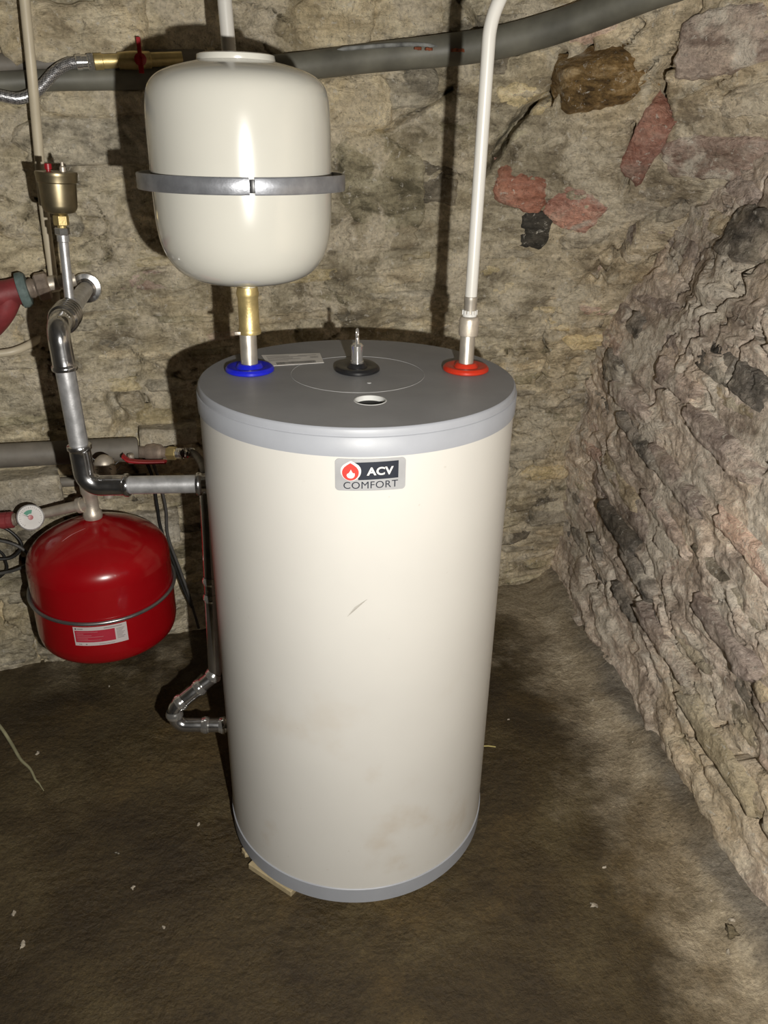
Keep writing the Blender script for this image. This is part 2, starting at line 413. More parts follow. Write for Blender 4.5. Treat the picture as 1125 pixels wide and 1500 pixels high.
def mortar_d(s, z, seed, lay):
    if seed < 10:
        d = .018 * fbm(s * 3.0, z * 3.4, z * 0 + seed, 3) + .0085 * fbm(s * 9, z * 9 * lay, z * 0 + seed + 4, 4, .55)
        d += .0040 * (1 - 2 * np.abs(fbm(s * 16, z * 16 * lay, z * 0 + seed + 8, 3))) + .0045 * fbm(s * 40, z * 48, z * 0 + seed + 2, 3)
        d += .012 * beds(s, z, 0.0, 15, seed) * sstep(1.35, .95, z) + .011 * beds(s, z, .12, 9, seed + 1) * sstep(.95, 1.35, z)
    else:
        d = .020 * fbm(s * 3.0, z * 3.4, z * 0 + seed, 3) + .0065 * fbm(s * 7, (z + .12 * s) * 7 * lay * 1.6, z * 0 + seed + 4, 4, .55)
        d += .0040 * fbm(s * 38, (z + .12 * s) * 52, z * 0 + seed + 2, 3, .6)
        d += .021 * beds(s, z, SL, 13, seed)
    return d - .085 * crack_field(s, z, 1.0, seed) - .035 * crack_field(s, z, 2.3, seed + 5)
SL = -.12
def wall_grid(base, room, s0, s1, z0, z1, st, seed, lay, dfun=None):
    ns, nz = int((s1 - s0) / st) + 1, int((z1 - z0) / st) + 1
    S, Z = np.meshgrid(np.linspace(s0, s1, ns), np.linspace(z0, z1, nz), indexing='ij')
    d = mortar_d(S, Z, seed, lay)
    if dfun is not None: d = d + dfun(S, Z)
    # sideways jitter gives small overhangs and broken edges
    J = .006 * fbm(S * 22, Z * 22, Z * 0 + seed + 31, 2)
    P = base(S + J, Z + .006 * fbm(S * 22, Z * 22, Z * 0 + seed + 57, 2)) + normals(base, S, Z, room) * d[..., None]
    idx = np.arange(ns * nz).reshape(ns, nz)
    q = np.stack([idx[:-1, :-1], idx[1:, :-1], idx[1:, 1:], idx[:-1, 1:]], -1).reshape(-1, 4)
    return P.reshape(-1, 3), q

def stone_mesh(base, room, sc, zc, w, h, tilt, relief, seed, step=.0065, sharp=.16, facets=3, edge=.2, dfun=None, ck=None):
    """one stone: outline and face in wall coordinates, returned as world points"""
    nu, nv = max(6, int(w / step)), max(5, int(h / step))
    u, v = np.meshgrid(np.linspace(-1, 1, nu), np.linspace(-1, 1, nv), indexing='ij')
    rs = np.random.RandomState(seed)
    fu = 1 + edge * perlin(v * 1.3 + seed, v * 0 + .5, u * 0 + seed * .37) + .08 * perlin(v * 5 + seed, v * 0 + 2.5, u * 0)
    fv = 1 + edge * 1.2 * perlin(u * 1.6 - seed, u * 0 + 4.5, v * 0 + seed * .21) + .09 * perlin(u * 6 + seed, u * 0 + 7.5, v * 0)
    a, b = u * fu * w / 2, v * fv * h / 2 + .12 * h * rs.uniform(-1, 1) * u
    s = sc + a * math.cos(tilt) - b * math.sin(tilt); z = zc + a * math.sin(tilt) + b * math.cos(tilt)
    r = (np.abs(u) ** 5 + np.abs(v) ** 5) ** .2
    d = np.full_like(u, relief)
    for _ in range(facets): d = np.minimum(d, relief + .011 * rs.uniform(0, 1) + u * rs.uniform(-.013, .013) + v * rs.uniform(-.012, .012))
    d = d + .006 * fbm(s * 14, z * 30, z * 0 + seed, 3, .55) + .0035 * fbm(s * 45, z * 80, z * 0 + seed, 2)
    d = -.045 + (d + .045) * sstep(1.10, 1.10 - sharp * 1.6, r)
    if ck is not None: d = d - .085 * crack_field(s, z, 1.0, ck) - .02 * crack_field(s, z, 2.3, ck + 5)
    if dfun is not None: d = d + dfun(s, z)
    P = base(s, z) + normals(base, s, z, room) * d[..., None]
    idx = np.arange(nu * nv).reshape(nu, nv)
    q = np.stack([idx[:-1, :-1], idx[1:, :-1], idx[1:, 1:], idx[:-1, 1:]], -1).reshape(-1, 4)
    return P.reshape(-1, 3), q

def in_frame(p, m=30):
    u, v = project(p); return -m < u < 1125 + m and -m < v < 1500 + m
def occluded(p):
    """behind the heater or the ivory vessel as seen in the photograph"""
    u, v = project(p); return (330 < u < 705 and 560 < v < 1180) or (232 < u < 462 and 130 < v < 385)

def lay_stones(wall, mseed, lay, base, room, s0, s1, z0, z1, hfun, wrng, pick, rel, tiltf, specials, seed, sharp, fill, step=.0058, edge=.2, dfun=None):
    rs = np.random.RandomState(seed); stones = []
    for (sc, zc, w, h, tl, mat, rl, nm) in specials: stones.append((sc, zc, w, h, tl, mat, rl, nm, True))
    z = z0; k = 0
    while z < z1:
        h = hfun(rs, z); s = s0 - rs.uniform(0, .15)
        while s < s1:
            w = rs.uniform(*wrng) * (1 + .7 * (rs.rand() < .18)) ; hh = h * rs.uniform(.72, 1.12)
            sc, zc = s + w / 2, z + h / 2 + .016 * float(perlin(np.array(s * 2.5), np.array(z * 2.0), np.array(seed * 1.3)))
            s += w * .98
            if rs.rand() > fill: continue
            if any(abs(sc - a[0]) < (a[2] + w) * .42 and abs(zc - a[1]) < (a[3] + hh) * .42 for a in stones if a[8]): continue
            stones.append((sc, zc, w * .95, hh * .93, tiltf(rs, sc, zc), M[pick(rs, sc, zc)], rs.uniform(*rel), 'stone', False))
        z += h
    lift = []
    for (sc, zc, w, h, *_r) in stones:
        a_, b_ = np.meshgrid(np.linspace(-.42, .42, 7) * w + sc, np.linspace(-.42, .42, 5) * h + zc); md = mortar_d(a_, b_, mseed, lay)
        lift.append(float(np.percentile(md, 62)))
    stones = [t[:6] + (t[6] + lf,) + t[7:] for t, lf in zip(stones, lift)]
    near, rest = [], []
    for i, t in enumerate(stones):
        p = base(np.array(t[0]), np.array(t[1]))
        (near if t[8] or (in_frame(p) and not occluded(p)) else rest).append((i, t))
    if len(near) > 296:
        near.sort(key=lambda a: (not a[1][8], -a[1][2] * a[1][3])); rest += near[296:]; near = near[:296]
    for i, (sc, zc, w, h, tl, mat, rl, nm, sp) in near:
        P, q = stone_mesh(base, room, sc, zc, w, h, tl, rl, seed * 1000 + i, step, .40 if mat is M['st_brown'] else sharp, edge=edge * (.6 if nm == 'brick' else .4 if mat is M['st_brown'] else 1), dfun=None if sp else dfun, ck=None if sp else mseed)
        c = P.mean(0); link(nm, mesh_np(nm, P - c, q), mat, wall, c)
    by = {}
    for i, (sc, zc, w, h, tl, mat, rl, nm, sp) in rest:
        P, q = stone_mesh(base, room, sc, zc, w, h, tl, rl, seed * 1000 + i, .014, sharp, edge=edge)
        L = by.setdefault(mat.name, [[], [], 0, mat]); L[0].append(P); L[1].append(q + L[2]); L[2] += len(P)
    for L in by.values():
        tag(link('outlying_stones', mesh_np('outlying_stones', np.concatenate(L[0]), np.concatenate(L[1])), L[3], wall), kind='stuff')
    return len(near), len(rest)

# --- back wall
def back_extra(S, Z):
    ext = np.zeros_like(S)
    for line, wd, dp in CRACKS:
        if line not in _CP: _CP.append(line); _CV.append(np.array([hit_back(*q)[[0, 2]] for q in line]))
        P_ = _CV[_CP.index(line)]
        if S.max() < P_[:, 0].min() - .04 or S.min() > P_[:, 0].max() + .04 or Z.max() < P_[:, 1].min() - .04 or Z.min() > P_[:, 1].max() + .04: continue
        wob = .007 * fbm(S * 26, Z * 26, Z * 0 + 77, 3); wz = .007 * fbm(S * 26, Z * 26, Z * 0 + 91, 3)
        dm = np.full_like(S, 9.0)
        for a_, b_ in zip(P_[:-1], P_[1:]):
            ab = b_ - a_; t = np.clip(((S + wob - a_[0]) * ab[0] + (Z + wz - a_[1]) * ab[1]) / (ab @ ab), 0, 1)
            dm = np.minimum(dm, np.hypot(S + wob - a_[0] - t * ab[0], Z + wz - a_[1] - t * ab[1]))
        ext -= dp * np.exp(-(dm / wd) ** 4)
    return ext
_CP, _CV = [], []
CRACKS = [([(700, 262), (735, 210), (765, 165), (800, 138), (840, 100), (858, 66)], .010, .16), ([(800, 150), (815, 110), (822, 80)], .008, .14),
          ([(985, 78), (962, 112), (966, 150), (972, 185), (966, 218)], .010, .16), ([(925, 185), (922, 235), (916, 280)], .006, .09),
          ([(540, 200), (575, 185), (610, 165), (660, 130)], .006, .09), ([(70, 178), (110, 160), (155, 152)], .007, .12), ([(890, 400), (905, 380), (935, 330), (1000, 300)], .008, .12)]
def hit_back(u, v):                    # where the sight line through (u,v) meets the back wall
    d = ray(u, v); t = np.linspace(.001, .0045, 4000); P = CAMP + d[None] * t[:, None]
    y = back_base(P[:, 0], P[:, 2])[:, 1]; i = int(np.argmax(P[:, 1] > y)); return P[i]
bp, bq = wall_grid(back_base, ROOM_B, -1.75, 1.45, -.03, 2.2, .0060, 3.0, 2.2, back_extra)
wall_back = link('wall_back', mesh_np('wall_back', bp, bq), M['mortar']); tag(wall_back, 'rough beige rubble stone wall behind the water heater', kind='structure')

def sb(u, v, wpx, hpx, tl, mat, rl, nm='stone'):
    p = hit_back(u, v); k = ((p - CAMP) @ FW) / FPX; return (p[0], p[2], wpx * k, hpx * k * 1.05, tl, M[mat], rl, nm)
spec_b = [sb(762, 276, 82, 56, -.08, 'brick_red', .010, 'brick'), sb(842, 306, 80, 62, -.55, 'brick_pink', .006, 'brick'),
          sb(782, 336, 50, 60, -.2, 'st_black', .010), sb(872, 120, 128, 98, .35, 'st_brown', .044), sb(946, 212, 48, 105, -.25, 'brick_pink', .010, 'brick'),
          sb(862, 497, 78, 24, .06, 'st_yellow', .022),
          sb(798, 692, 70, 24, -.03, 'st_yellow', .020), sb(770, 660, 76, 26, .05, 'st_grey', .022), sb(120, 48, 190, 88, -.03, 'st_beige', .030),
          sb(20, 45, 50, 95, 0, 'st_beige', .026), sb(180, 35, 70, 110, 0, 'st_beige', .018), sb(155, 150, 175, 42, .03, 'st_beige', .022), sb(150, 205, 230, 75, .05, 'st_grey', .012),
          sb(90, 330, 60, 40, 0, 'st_grey', .016), sb(640, 270, 80, 60, 0, 'st_dark', .004), sb(560, 270, 130, 130, .05, 'st_olive', .012),
          sb(515, 150, 120, 70, .03, 'st_beige', .012), sb(600, 130, 90, 50, .1, 'st_grey', .012), sb(600, 20, 110, 60, .02, 'st_beige', .018), sb(490, 30, 120, 80, -.02, 'st_beige', .020),
          sb(230, 610, 60, 30, 0, 'st_yellow', .01), sb(160, 565, 90, 24, 0, 'st_yellow', .010), sb(560, 345, 120, 40, 0, 'st_beige', .012),
          sb(860, 30, 90, 50, .15, 'st_pink', .014), sb(1050, 230, 130, 60, .1, 'st_pink', .012), sb(1060, 60, 110, 90, .15, 'st_mauve', .012)]
def pick_b(rs, s, z):
    if s > .62: return rs.choice(['st_pink', 'st_beige', 'st_mauve', 'st_grey', 'st_yellow'], p=[.34, .22, .24, .12, .08]) if z > .95 else rs.choice(['st_olive', 'st_yellow', 'st_grey', 'st_dark', 'st_beige'], p=[.34, .22, .22, .10, .12])
    if z < .45: return rs.choice(['st_olive', 'st_grey', 'st_dark', 'st_yellow'], p=[.34, .33, .23, .10])
    return rs.choice(['st_olive', 'st_beige', 'st_grey', 'st_dark', 'st_yellow', 'st_pink'], p=[.33, .27, .19, .07, .10, .04])
nb = lay_stones(wall_back, 3.0, 2.2, back_base, ROOM_B, -1.25, 1.15, .0, 2.0,
                lambda rs, z: rs.uniform(.030, .062) if z < 1.12 else rs.uniform(.05, .11), (.09, .26), pick_b, (-.007, .009),
                lambda rs, s, z: rs.uniform(-.07, .07) + (.25 if s > .45 and z > 1.1 else 0), spec_b, 21, .17, .86, dfun=back_extra)

# --- right wall
rp, rq = wall_grid(right_base, ROOM_R, -.12, 2.75, -.03, 2.2, .0062, 14.0, 1.7,
                   lambda S, Z: .03 * np.exp(-(Z / .12) ** 2))
wall_right = link('wall_right', mesh_np('wall_right', rp, rq), M['mortar_r']); tag(wall_right, 'rough slate and mortar wall to the right of the water heater', kind='structure')
def hit_right(u, v):
    d = ray(u, v); t = np.linspace(.0006, .0045, 4000); P = CAMP + d[None] * t[:, None]
    x = right_x(P[:, 1], P[:, 2]); i = int(np.argmax(P[:, 0] > x)); return P[i]
def sr(u, v, w, h, tl, mat, rl, nm='stone'):
    p = hit_right(u, v); return (1.10 - p[1], p[2], w, h, tl, M[mat], rl, nm)
spec_r = [sr(1098, 345, .16, .11, SL, 'st_slate', .026), sr(940, 645, .26, .045, SL, 'st_slate', .024), sr(915, 770, .24, .06, SL, 'st_slate', .030),
          sr(945, 835, .22, .05, SL, 'st_slate', .030), sr(990, 700, .30, .06, SL, 'st_mauve', .020), sr(1060, 650, .34, .06, SL, 'st_mauve', .026),
          sr(920, 880, .16, .04, SL, 'st_slate', .022), sr(985, 940, .30, .05, SL, 'st_mauve', .026), sr(1075, 930, .26, .05, SL, 'st_mauve', .028),
          sr(880, 800, .12, .05, SL, 'st_slate', .024), sr(1000, 560, .22, .07, SL, 'st_mauve', .020), sr(905, 540, .12, .09, SL, 'st_slate', .016),
          sr(1060, 1090, .30, .06, SL, 'st_grey', .026), sr(1100, 800, .25, .06, SL, 'st_pink', .022), sr(930, 590, .24, .06, SL, 'st_mauve', .020)]
def pick_r(rs, s, z):
    if z < .42 and s < .9: return rs.choice(['st_slate', 'st_mauve', 'st_grey', 'st_dark', 'st_olive'], p=[.30, .34, .16, .10, .10])
    return rs.choice(['st_mauve', 'st_slate', 'st_pink', 'st_beige', 'st_grey', 'st_yellow'], p=[.40, .17, .20, .10, .10, .03])
nr_ = lay_stones(wall_right, 14.0, 1.7, right_base, ROOM_R, -.05, 2.3, .0, 2.0,
                 lambda rs, z: rs.uniform(.036, .075), (.11, .34), pick_r, (-.006, .010),
                 lambda rs, s, z: SL + rs.uniform(-.09, .09), spec_r, 33, .085, .80, edge=.30)
print('STONES', nb, nr_)

# --- floor
def floor_z(X, Y):
    zr = right_x(Y, 0 * Y) - X
    z = .005 * fbm(X * 2.2, Y * 2.2, X * 0, 3) + .0022 * fbm(X * 14, Y * 14, X * 0 + 3, 4) + .0012 * fbm(X * 55, Y * 55, X * 0 + 6, 2)
    rough = sstep(.05, .4, perlin(X * 2.6 + 3, Y * 2.6, X * 0 + 12.0))
    z += .0045 * rough * (fbm(X * 24, Y * 24, X * 0 + 16, 3))
    z += .05 * sstep(.16, -.02, zr) * (1 + .5 * fbm(X * 6, Y * 6, X * 0 + 21, 3))
    fl = sstep(.30, .40, np.hypot(X, Y)); return z * np.where(fl < 1, .25 + .75 * fl, 1) - .004 * (1 - fl)
nx, ny = 330, 420
X, Y = np.meshgrid(np.linspace(-1.75, 1.35, nx), np.linspace(-2.6, 1.4, ny), indexing='ij')
idx = np.arange(nx * ny).reshape(nx, ny)
floor = link('floor', mesh_np('floor', np.stack([X, Y, floor_z(X, Y)], -1).reshape(-1, 3),
             np.stack([idx[:-1, :-1], idx[1:, :-1], idx[1:, 1:], idx[:-1, 1:]], -1).reshape(-1, 4)), M['floor'])
tag(floor, 'dark damp brown concrete cellar floor', kind='structure')

# --- the rest of the cellar, out of frame: ceiling and the walls behind and to the left of the viewer
def panel(name, pts, label):
    P = np.array(pts, float); n = 24; a = np.linspace(0, 1, n); A, B = np.meshgrid(a, a, indexing='ij')
    G = (P[0][None, None] * ((1 - A) * (1 - B))[..., None] + P[1][None, None] * (A * (1 - B))[..., None] + P[2][None, None] * (A * B)[..., None] + P[3][None, None] * ((1 - A) * B)[..., None])
    nn = np.cross(P[1] - P[0], P[3] - P[0]); nn /= np.linalg.norm(nn)
    G = G + nn * (.03 * fbm(G[..., 0] * 3, G[..., 1] * 3, G[..., 2] * 3, 3))[..., None]
    idx = np.arange(n * n).reshape(n, n)
    o = link(name, mesh_np(name, G.reshape(-1, 3), np.stack([idx[:-1, :-1], idx[1:, :-1], idx[1:, 1:], idx[:-1, 1:]], -1).reshape(-1, 4)), M['ceil'])
    tag(o, label, kind='structure')
panel('ceiling', [(-1.8, -2.7, 2.3), (1.6, -2.7, 2.3), (1.6, 1.4, 2.3), (-1.8, 1.4, 2.3)], 'rough plastered cellar ceiling out of frame')
panel('wall_left', [(-1.72, -2.7, -.05), (-1.72, 1.0, -.05), (-1.72, 1.0, 2.4), (-1.72, -2.7, 2.4)], 'rough cellar wall out of frame on the left')
panel('wall_front', [(-1.8, -2.6, -.05), (1.5, -2.6, -.05), (1.5, -2.6, 2.4), (-1.8, -2.6, 2.4)], 'rough cellar wall behind the viewer')

# low sandy footing below the red vessel, and the concrete blocks let into the wall above it
def rough_block(name, c, size, rotz, mat, parent=None, seed=1, n=(40, 14, 24), amp=.006, kind=None, label=None):
    bm = bmesh.new(); bmesh.ops.create_cube(bm, size=1.0)
    bmesh.ops.subdivide_edges(bm, edges=bm.edges[:], cuts=n[0] // 3, use_grid_fill=True)
    R = Matrix.Rotation(rotz, 3, 'Z'); co = np.array([v.co[:] for v in bm.verts])
    co = np.sign(co) * (np.abs(co * 2) ** .92) / 2 * np.array(size)
    R3 = np.array(R); w = co @ R3.T + np.asarray(c)
    fq = max(14.0, 1.6 / max(size))
    dn = np.stack([fbm(w[:, 0] * fq + 5 * k, w[:, 1] * fq, w[:, 2] * fq + seed, 3) for k in range(3)], 1)
    w = w + dn * amp - np.asarray(c)
    for v, p in zip(bm.verts, w): v.co = p
    bmesh.ops.recalc_face_normals(bm, faces=bm.faces)
    me = bpy.data.meshes.new(name); bm.to_mesh(me); bm.free()
    for p in me.polygons: p.use_smooth = True
    o = link(name, me, mat, parent, np.asarray(c) - org(parent))
    return tag(o, label, None, None, kind) if (kind or label) else o
WA = math.atan(.31)
rough_block('trim_1', (-1.12, .60, .115), (.74, .16, .25), WA, M['plinth'], None, 3, amp=.012, kind='structure', label='low sandy footing of the wall under the red vessel')
p = onwall(20, 715, .02); rough_block('block', (p[0] - .06, p[1] - .02, p[2] + .0), (.36, .10, .085), WA, M['block'], wall_back, 5)
p = onwall(245, 632, .01); rough_block('block', (p[0], p[1], p[2]), (.15, .10, .045), WA, M['block'], wall_back, 8)
p = onwall(205, 745, .0); rough_block('block', (p[0], p[1], p[2] - .05), (.20, .08, .10), WA, M['block'], wall_back, 9)

# ------------------------------------------------------------------ water heater
R0 = .2825; ZT = 1.029
Z = np.array([0, 0, 1.0])
heater = thing('water_heater', (0, 0, 0), 'tall cream cylindrical water heater with grey lid in the middle of the cellar', 'water heater')
MB().lathe((0, 0, 0), Z, [(.050, R0 - .006), (.050, R0), (.985, R0), (.985, R0 - .006)], 128, False, False).build('jacket', M['jacket'], heater)
MB().lathe((0, 0, 0), Z, [(.016, 0.0), (.016, R0 - .006), (.019, R0 + .0015), (.0555, R0 + .0022), (.057, R0 + .0005), (.057, R0 - .004)], 128, False, False).build('base_ring', M['lid_side'], heater)
for a in (20, 140, 260):
    MB().lathe((.2 * math.cos(math.radians(a)), .2 * math.sin(math.radians(a)), 0), Z, [(-.003, .024), (.006, .026), (.016, .018)], 20).build('foot', M['black_pl'], heater)

# lid: skirt, step, rounded rim and a flat top with a hole in it
lid = MB().lathe((0, 0, 0), Z, [(.984, R0 - .001), (.984, R0 + .0025), (1.0145, R0 + .0030), (1.0152, R0 + .0022), (1.0158, R0 + .0008), (1.0185, R0 + .0006), (1.0250, R0 + .0002), (1.0276, R0 - .0012), (1.0288, R0 - .0034)], 128, False, False)
lid = lid.build('lid_skirt', M['lid_side'], heater, auto=50)
HC, HR = np.array([.0205, -.146]), .0252
bm = bmesh.new()
def loop(cx, cy, r, n, z):
    vs_ = [bm.verts.new((cx + r * math.cos(2 * math.pi * k / n), cy + r * math.sin(2 * math.pi * k / n), z)) for k in range(n)]
    return [bm.edges.new((vs_[k], vs_[(k + 1) % n])) for k in range(n)]
ed = loop(0, 0, R0 - .0033, 128, ZT) + loop(HC[0], HC[1], HR, 40, ZT)
bmesh.ops.triangle_fill(bm, edges=ed, use_beauty=True)
for fc in bm.faces:
    if fc.normal.z < 0: fc.normal_flip()
me = bpy.data.meshes.new('lid_top'); bm.to_mesh(me); bm.free(); link('lid_top', me, M['lid'], heater)
hole = MB().lathe((HC[0], HC[1], ZT), Z, [(.0004, HR + .0022), (.0012, HR + .0012), (.0008, HR - .0004), (-.004, HR - .001), (-.0075, HR - .001)], 40, False, False).build('inspection_hole', M['foam'], heater)
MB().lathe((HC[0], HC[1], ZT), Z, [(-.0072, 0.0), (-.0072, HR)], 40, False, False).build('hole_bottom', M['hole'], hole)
MB().lathe((0, .018, ZT), Z, [(0, .1217), (.0006, .1213), (.0006, .1208), (0, .1204)], 96, False, False).build('cover_seam', M['lid_line'], heater)
MB().lathe((.020, -.044, ZT), Z, [(0, .0042), (.0012, .0036), (.0014, .0), ], 16, False, False).build('moulding_nub', M['lid_line'], heater)

def collar(cx, cy, mat, r, neck, name, lab):
    m = MB().lathe((cx, cy, ZT), Z, [(-.001, r - .004), (.002, r), (.006, r), (.0095, r - .003), (.0105, r - .007), (.0085, neck + .010), (.0075, neck + .006), (.013, neck + .003), (.015, neck + .001), (.015, neck - .003)], 56, True, False)
    return m.build(name, mat, heater, auto=35, label=lab)
BX, BY = -.1965, .028
collar(BX, BY, M['blue'], .0440, .0185, 'collar', 'blue plastic collar at the cold water inlet')
collar(.2005, .044, M['red_pl'], .0425, .0165, 'collar', 'red plastic collar at the hot water outlet')
collar(-.001, .036, M['black_pl'], .0415, .0125, 'collar', 'black plastic collar in the middle of the lid')
MB().lathe((BX, BY, ZT), Z, [(-.004, .0152), (.073, .0152), (.075, .0145)], 32).build('inlet_stub', M['steel'], heater, label='steel inlet pipe stub')
MB().lathe((.2005, .044, ZT), Z, [(-.004, .0135), (.066, .0135), (.068, .0125)], 32).build('outlet_stub', M['steel'], heater, label='steel outlet pipe stub')
kn = MB().lathe((-.001, .036, ZT), Z, [(.004, .0122), (.018, .0122), (.0185, .0105), (.040, .0105), (.0405, .0114), (.0465, .0114), (.050, .0085), (.0505, .0040), (.060, .0036), (.062, .0030)], 32)
kn = kn.build('sensor_pocket', M['polished'], heater, auto=30, label='polished steel sensor pocket')
rp_ = [np.array([-.001 + .0048 * math.sin(t) * .35, .036 + .0046 * math.sin(t), ZT + .0685 + .0085 * math.cos(t)]) for t in np.linspace(0, 2 * math.pi, 24, endpoint=False)]
MB().tube(rp_, .0017, 10, closed=True).build('wire_loop', M['polished'], kn)

# rating label lying on the lid
LQ = [np.array([-.188, .140, ZT + .0006]), np.array([-.075, .160, ZT + .0006]), np.array([-.064, .087, ZT + .0006]), np.array([-.165, .058, ZT + .0006])]
def quad_pt(a, b): return (LQ[3] * (1 - a) + LQ[2] * a) * (1 - b) + (LQ[0] * (1 - a) + LQ[1] * a) * b
def slab_quad(q, th):
    v = [p for p in q] + [p + np.array([0, 0, th]) for p in q]; return MB().add(v, [(3, 2, 1, 0), (4, 5, 6, 7), (0, 1, 5, 4), (1, 2, 6, 5), (2, 3, 7, 6), (3, 0, 4, 7)])
rl_ = slab_quad(LQ, .0006).build('rating_label', M['paper'], heater, smooth=False, label='white rating label stuck on the lid')
bars = MB()
rs = np.random.RandomState(4)
a = .16
while a < .86:
    w = rs.uniform(.006, .016); dz = np.array([0, 0, .0007])
    q = [quad_pt(a, .08) + dz, quad_pt(a + w, .08) + dz, quad_pt(a + w, .27) + dz, quad_pt(a, .27) + dz]; bars.add(q, [(0, 1, 2, 3)]); a += w + rs.uniform(.006, .012)
bars.build('barcode', M['ink'], rl_, smooth=False)
tx = MB()
for (b, a0, a1) in ((.80, .06, .45), (.80, .6, .92), (.70, .06, .75), (.60, .06, .5), (.50, .06, .62), (.40, .06, .4), (.62, .8, .94), (.55, .8, .94)):
    dz = np.array([0, 0, .0007]); tx.add([quad_pt(a0, b) + dz, quad_pt(a1, b) + dz, quad_pt(a1, b + .03) + dz, quad_pt(a0, b + .03) + dz], [(0, 1, 2, 3)])
tx.build('print_lines', M['ink_grey'], rl_, smooth=False)

# --- maker's badge wrapped on the jacket
BA, BZ0 = math.radians(4.1), .9545                  # bearing of the badge centre and its height
def wrap(x, z, r):                                   # badge plane (metres) -> on the cylinder
    a = BA + x / R0; return np.array([r * math.sin(a), -r * math.cos(a), BZ0 + z])
def wrapped(name, outline, lift, mat, parent, holes=(), th=None):
    """fill a flat outline, cut it fine and bend it round the jacket"""
    bm = bmesh.new()
    for ol in [outline] + list(holes):
        vv = [bm.verts.new((p[0], p[1], 0)) for p in ol]
        for k in range(len(vv)): bm.edges.new((vv[k], vv[(k + 1) % len(vv)]))
    bmesh.ops.triangle_fill(bm, edges=bm.edges[:], use_beauty=True)
    for _ in range(3):
        big = [e for e in bm.edges if e.calc_length() > .006]
        if not big: break
        bmesh.ops.subdivide_edges(bm, edges=big, cuts=1); bmesh.ops.triangulate(bm, faces=bm.faces[:])
    if th:
        g = bmesh.ops.extrude_face_region(bm, geom=bm.faces[:]); 
        for v in g['geom']:
            if isinstance(v, bmesh.types.BMVert): v.co.z = -th
    for v in bm.verts: v.co = wrap(v.co.x, v.co.y, R0 + lift + v.co.z)
    bmesh.ops.recalc_face_normals(bm, faces=bm.faces)
    c = bm.faces[:]
    if not th:
        for fc in c:
            if fc.normal.dot(Vector((math.sin(BA), -math.cos(BA), 0))) < 0: fc.normal_flip()
    me = bpy.data.meshes.new(name); bm.to_mesh(me); bm.free(); return link(name, me, mat, parent)
def rrect(x0, x1, z0, z1, r, n=6):
    o = []
    for cx, cz, a0 in ((x1 - r, z1 - r, 0), (x0 + r, z1 - r, 90), (x0 + r, z0 + r, 180), (x1 - r, z0 + r, 270)):
        for k in range(n + 1):
            a = math.radians(a0 + 90 * k / n); o.append((cx + r * math.cos(a), cz + r * math.sin(a)))
    return o
BW, BH = .1085, .0525
badge = wrapped('badge', rrect(-BW / 2, BW / 2, -BH / 2, BH / 2, .006), .0012, M['badge'], heater, th=.0016)
badge['label'] = 'silver maker badge reading ACV COMFORT'
def bxz(px, py):                                     # badge drawing coordinates measured on its face, 0..780 x 0..375
    return ((px - 390) / 780 * BW, (187 - py) / 375 * BH)
wrapped('dark_panel', [bxz(*p) for p in ((200, 42), (696, 30), (696, 232), (255, 247))], .0015, M['badge_dk'], badge)
def drop(cx, top, bot, wid, n=14):
    o = []; r = wid / 2; cy = bot - r
    for k in range(2 * n + 1):
        a = math.radians(-25 + (230) * k / (2 * n)); o.append((cx + r * math.cos(a), cy + r * math.sin(a)))
    lx = cx + r * math.cos(math.radians(205)); ly = cy + r * math.sin(math.radians(205))
    for t in (.33, .66): o.append((lx + (cx - lx) * (t ** 1.5), ly + (top - ly) * t))
    o.append((cx, top))
    for t in (.66, .33): o.append((2 * cx - (lx + (cx - lx) * (t ** 1.5)), ly + (top - ly) * t))
    return [bxz(*p) for p in o]
wrapped('drop_outline', drop(172, 20, 254, 224), .0018, M['badge_wh'], badge)
wrapped('red_drop', drop(168, 46, 250, 182), .0021, M['badge_red'], badge)
fl = [(172, 120), (182, 140), (192, 158), (203, 166), (212, 160), (216, 176), (214, 196), (202, 214), (184, 224), (166, 225), (146, 219), (132, 206), (126, 188), (132, 172), (146, 164), (158, 150), (166, 135)]
wrapped('flame', [bxz(*p) for p in fl], .0024, M['badge_wh'], badge)
def lettering(txt, x0, x1, y0, y1, mat, name, offset, lift):
    cu = bpy.data.curves.new('t', 'FONT'); cu.body = txt; cu.size = 1.0; cu.offset = offset; cu.resolution_u = 5; cu.space_character = 1.06
    ob = bpy.data.objects.new('t', cu); COL.objects.link(ob); dg = bpy.context.evaluated_depsgraph_get(); dg.update()
    me = bpy.data.meshes.new_from_object(ob.evaluated_get(dg)); bpy.data.objects.remove(ob); bpy.data.curves.remove(cu)
    co = np.array([v.co[:] for v in me.vertices]); mn, mx = co.min(0), co.max(0)
    for v in me.vertices:
        px = x0 + (v.co.x - mn[0]) / (mx[0] - mn[0]) * (x1 - x0); py = y1 - (v.co.y - mn[1]) / (mx[1] - mn[1]) * (y1 - y0)
        py -= (px - 400) * .022
        v.co = wrap(*bxz(px, py), R0 + lift)
    me.update(); me.name = name; me.materials.clear(); o = link(name, me, mat, badge); return o
lettering('ACV', 345, 640, 96, 192, M['badge_wh'], 'brand_lettering', .035, .0021)
lettering('COMFORT', 92, 692, 262, 345, M['badge_dk'], 'model_lettering', .0, .0019)
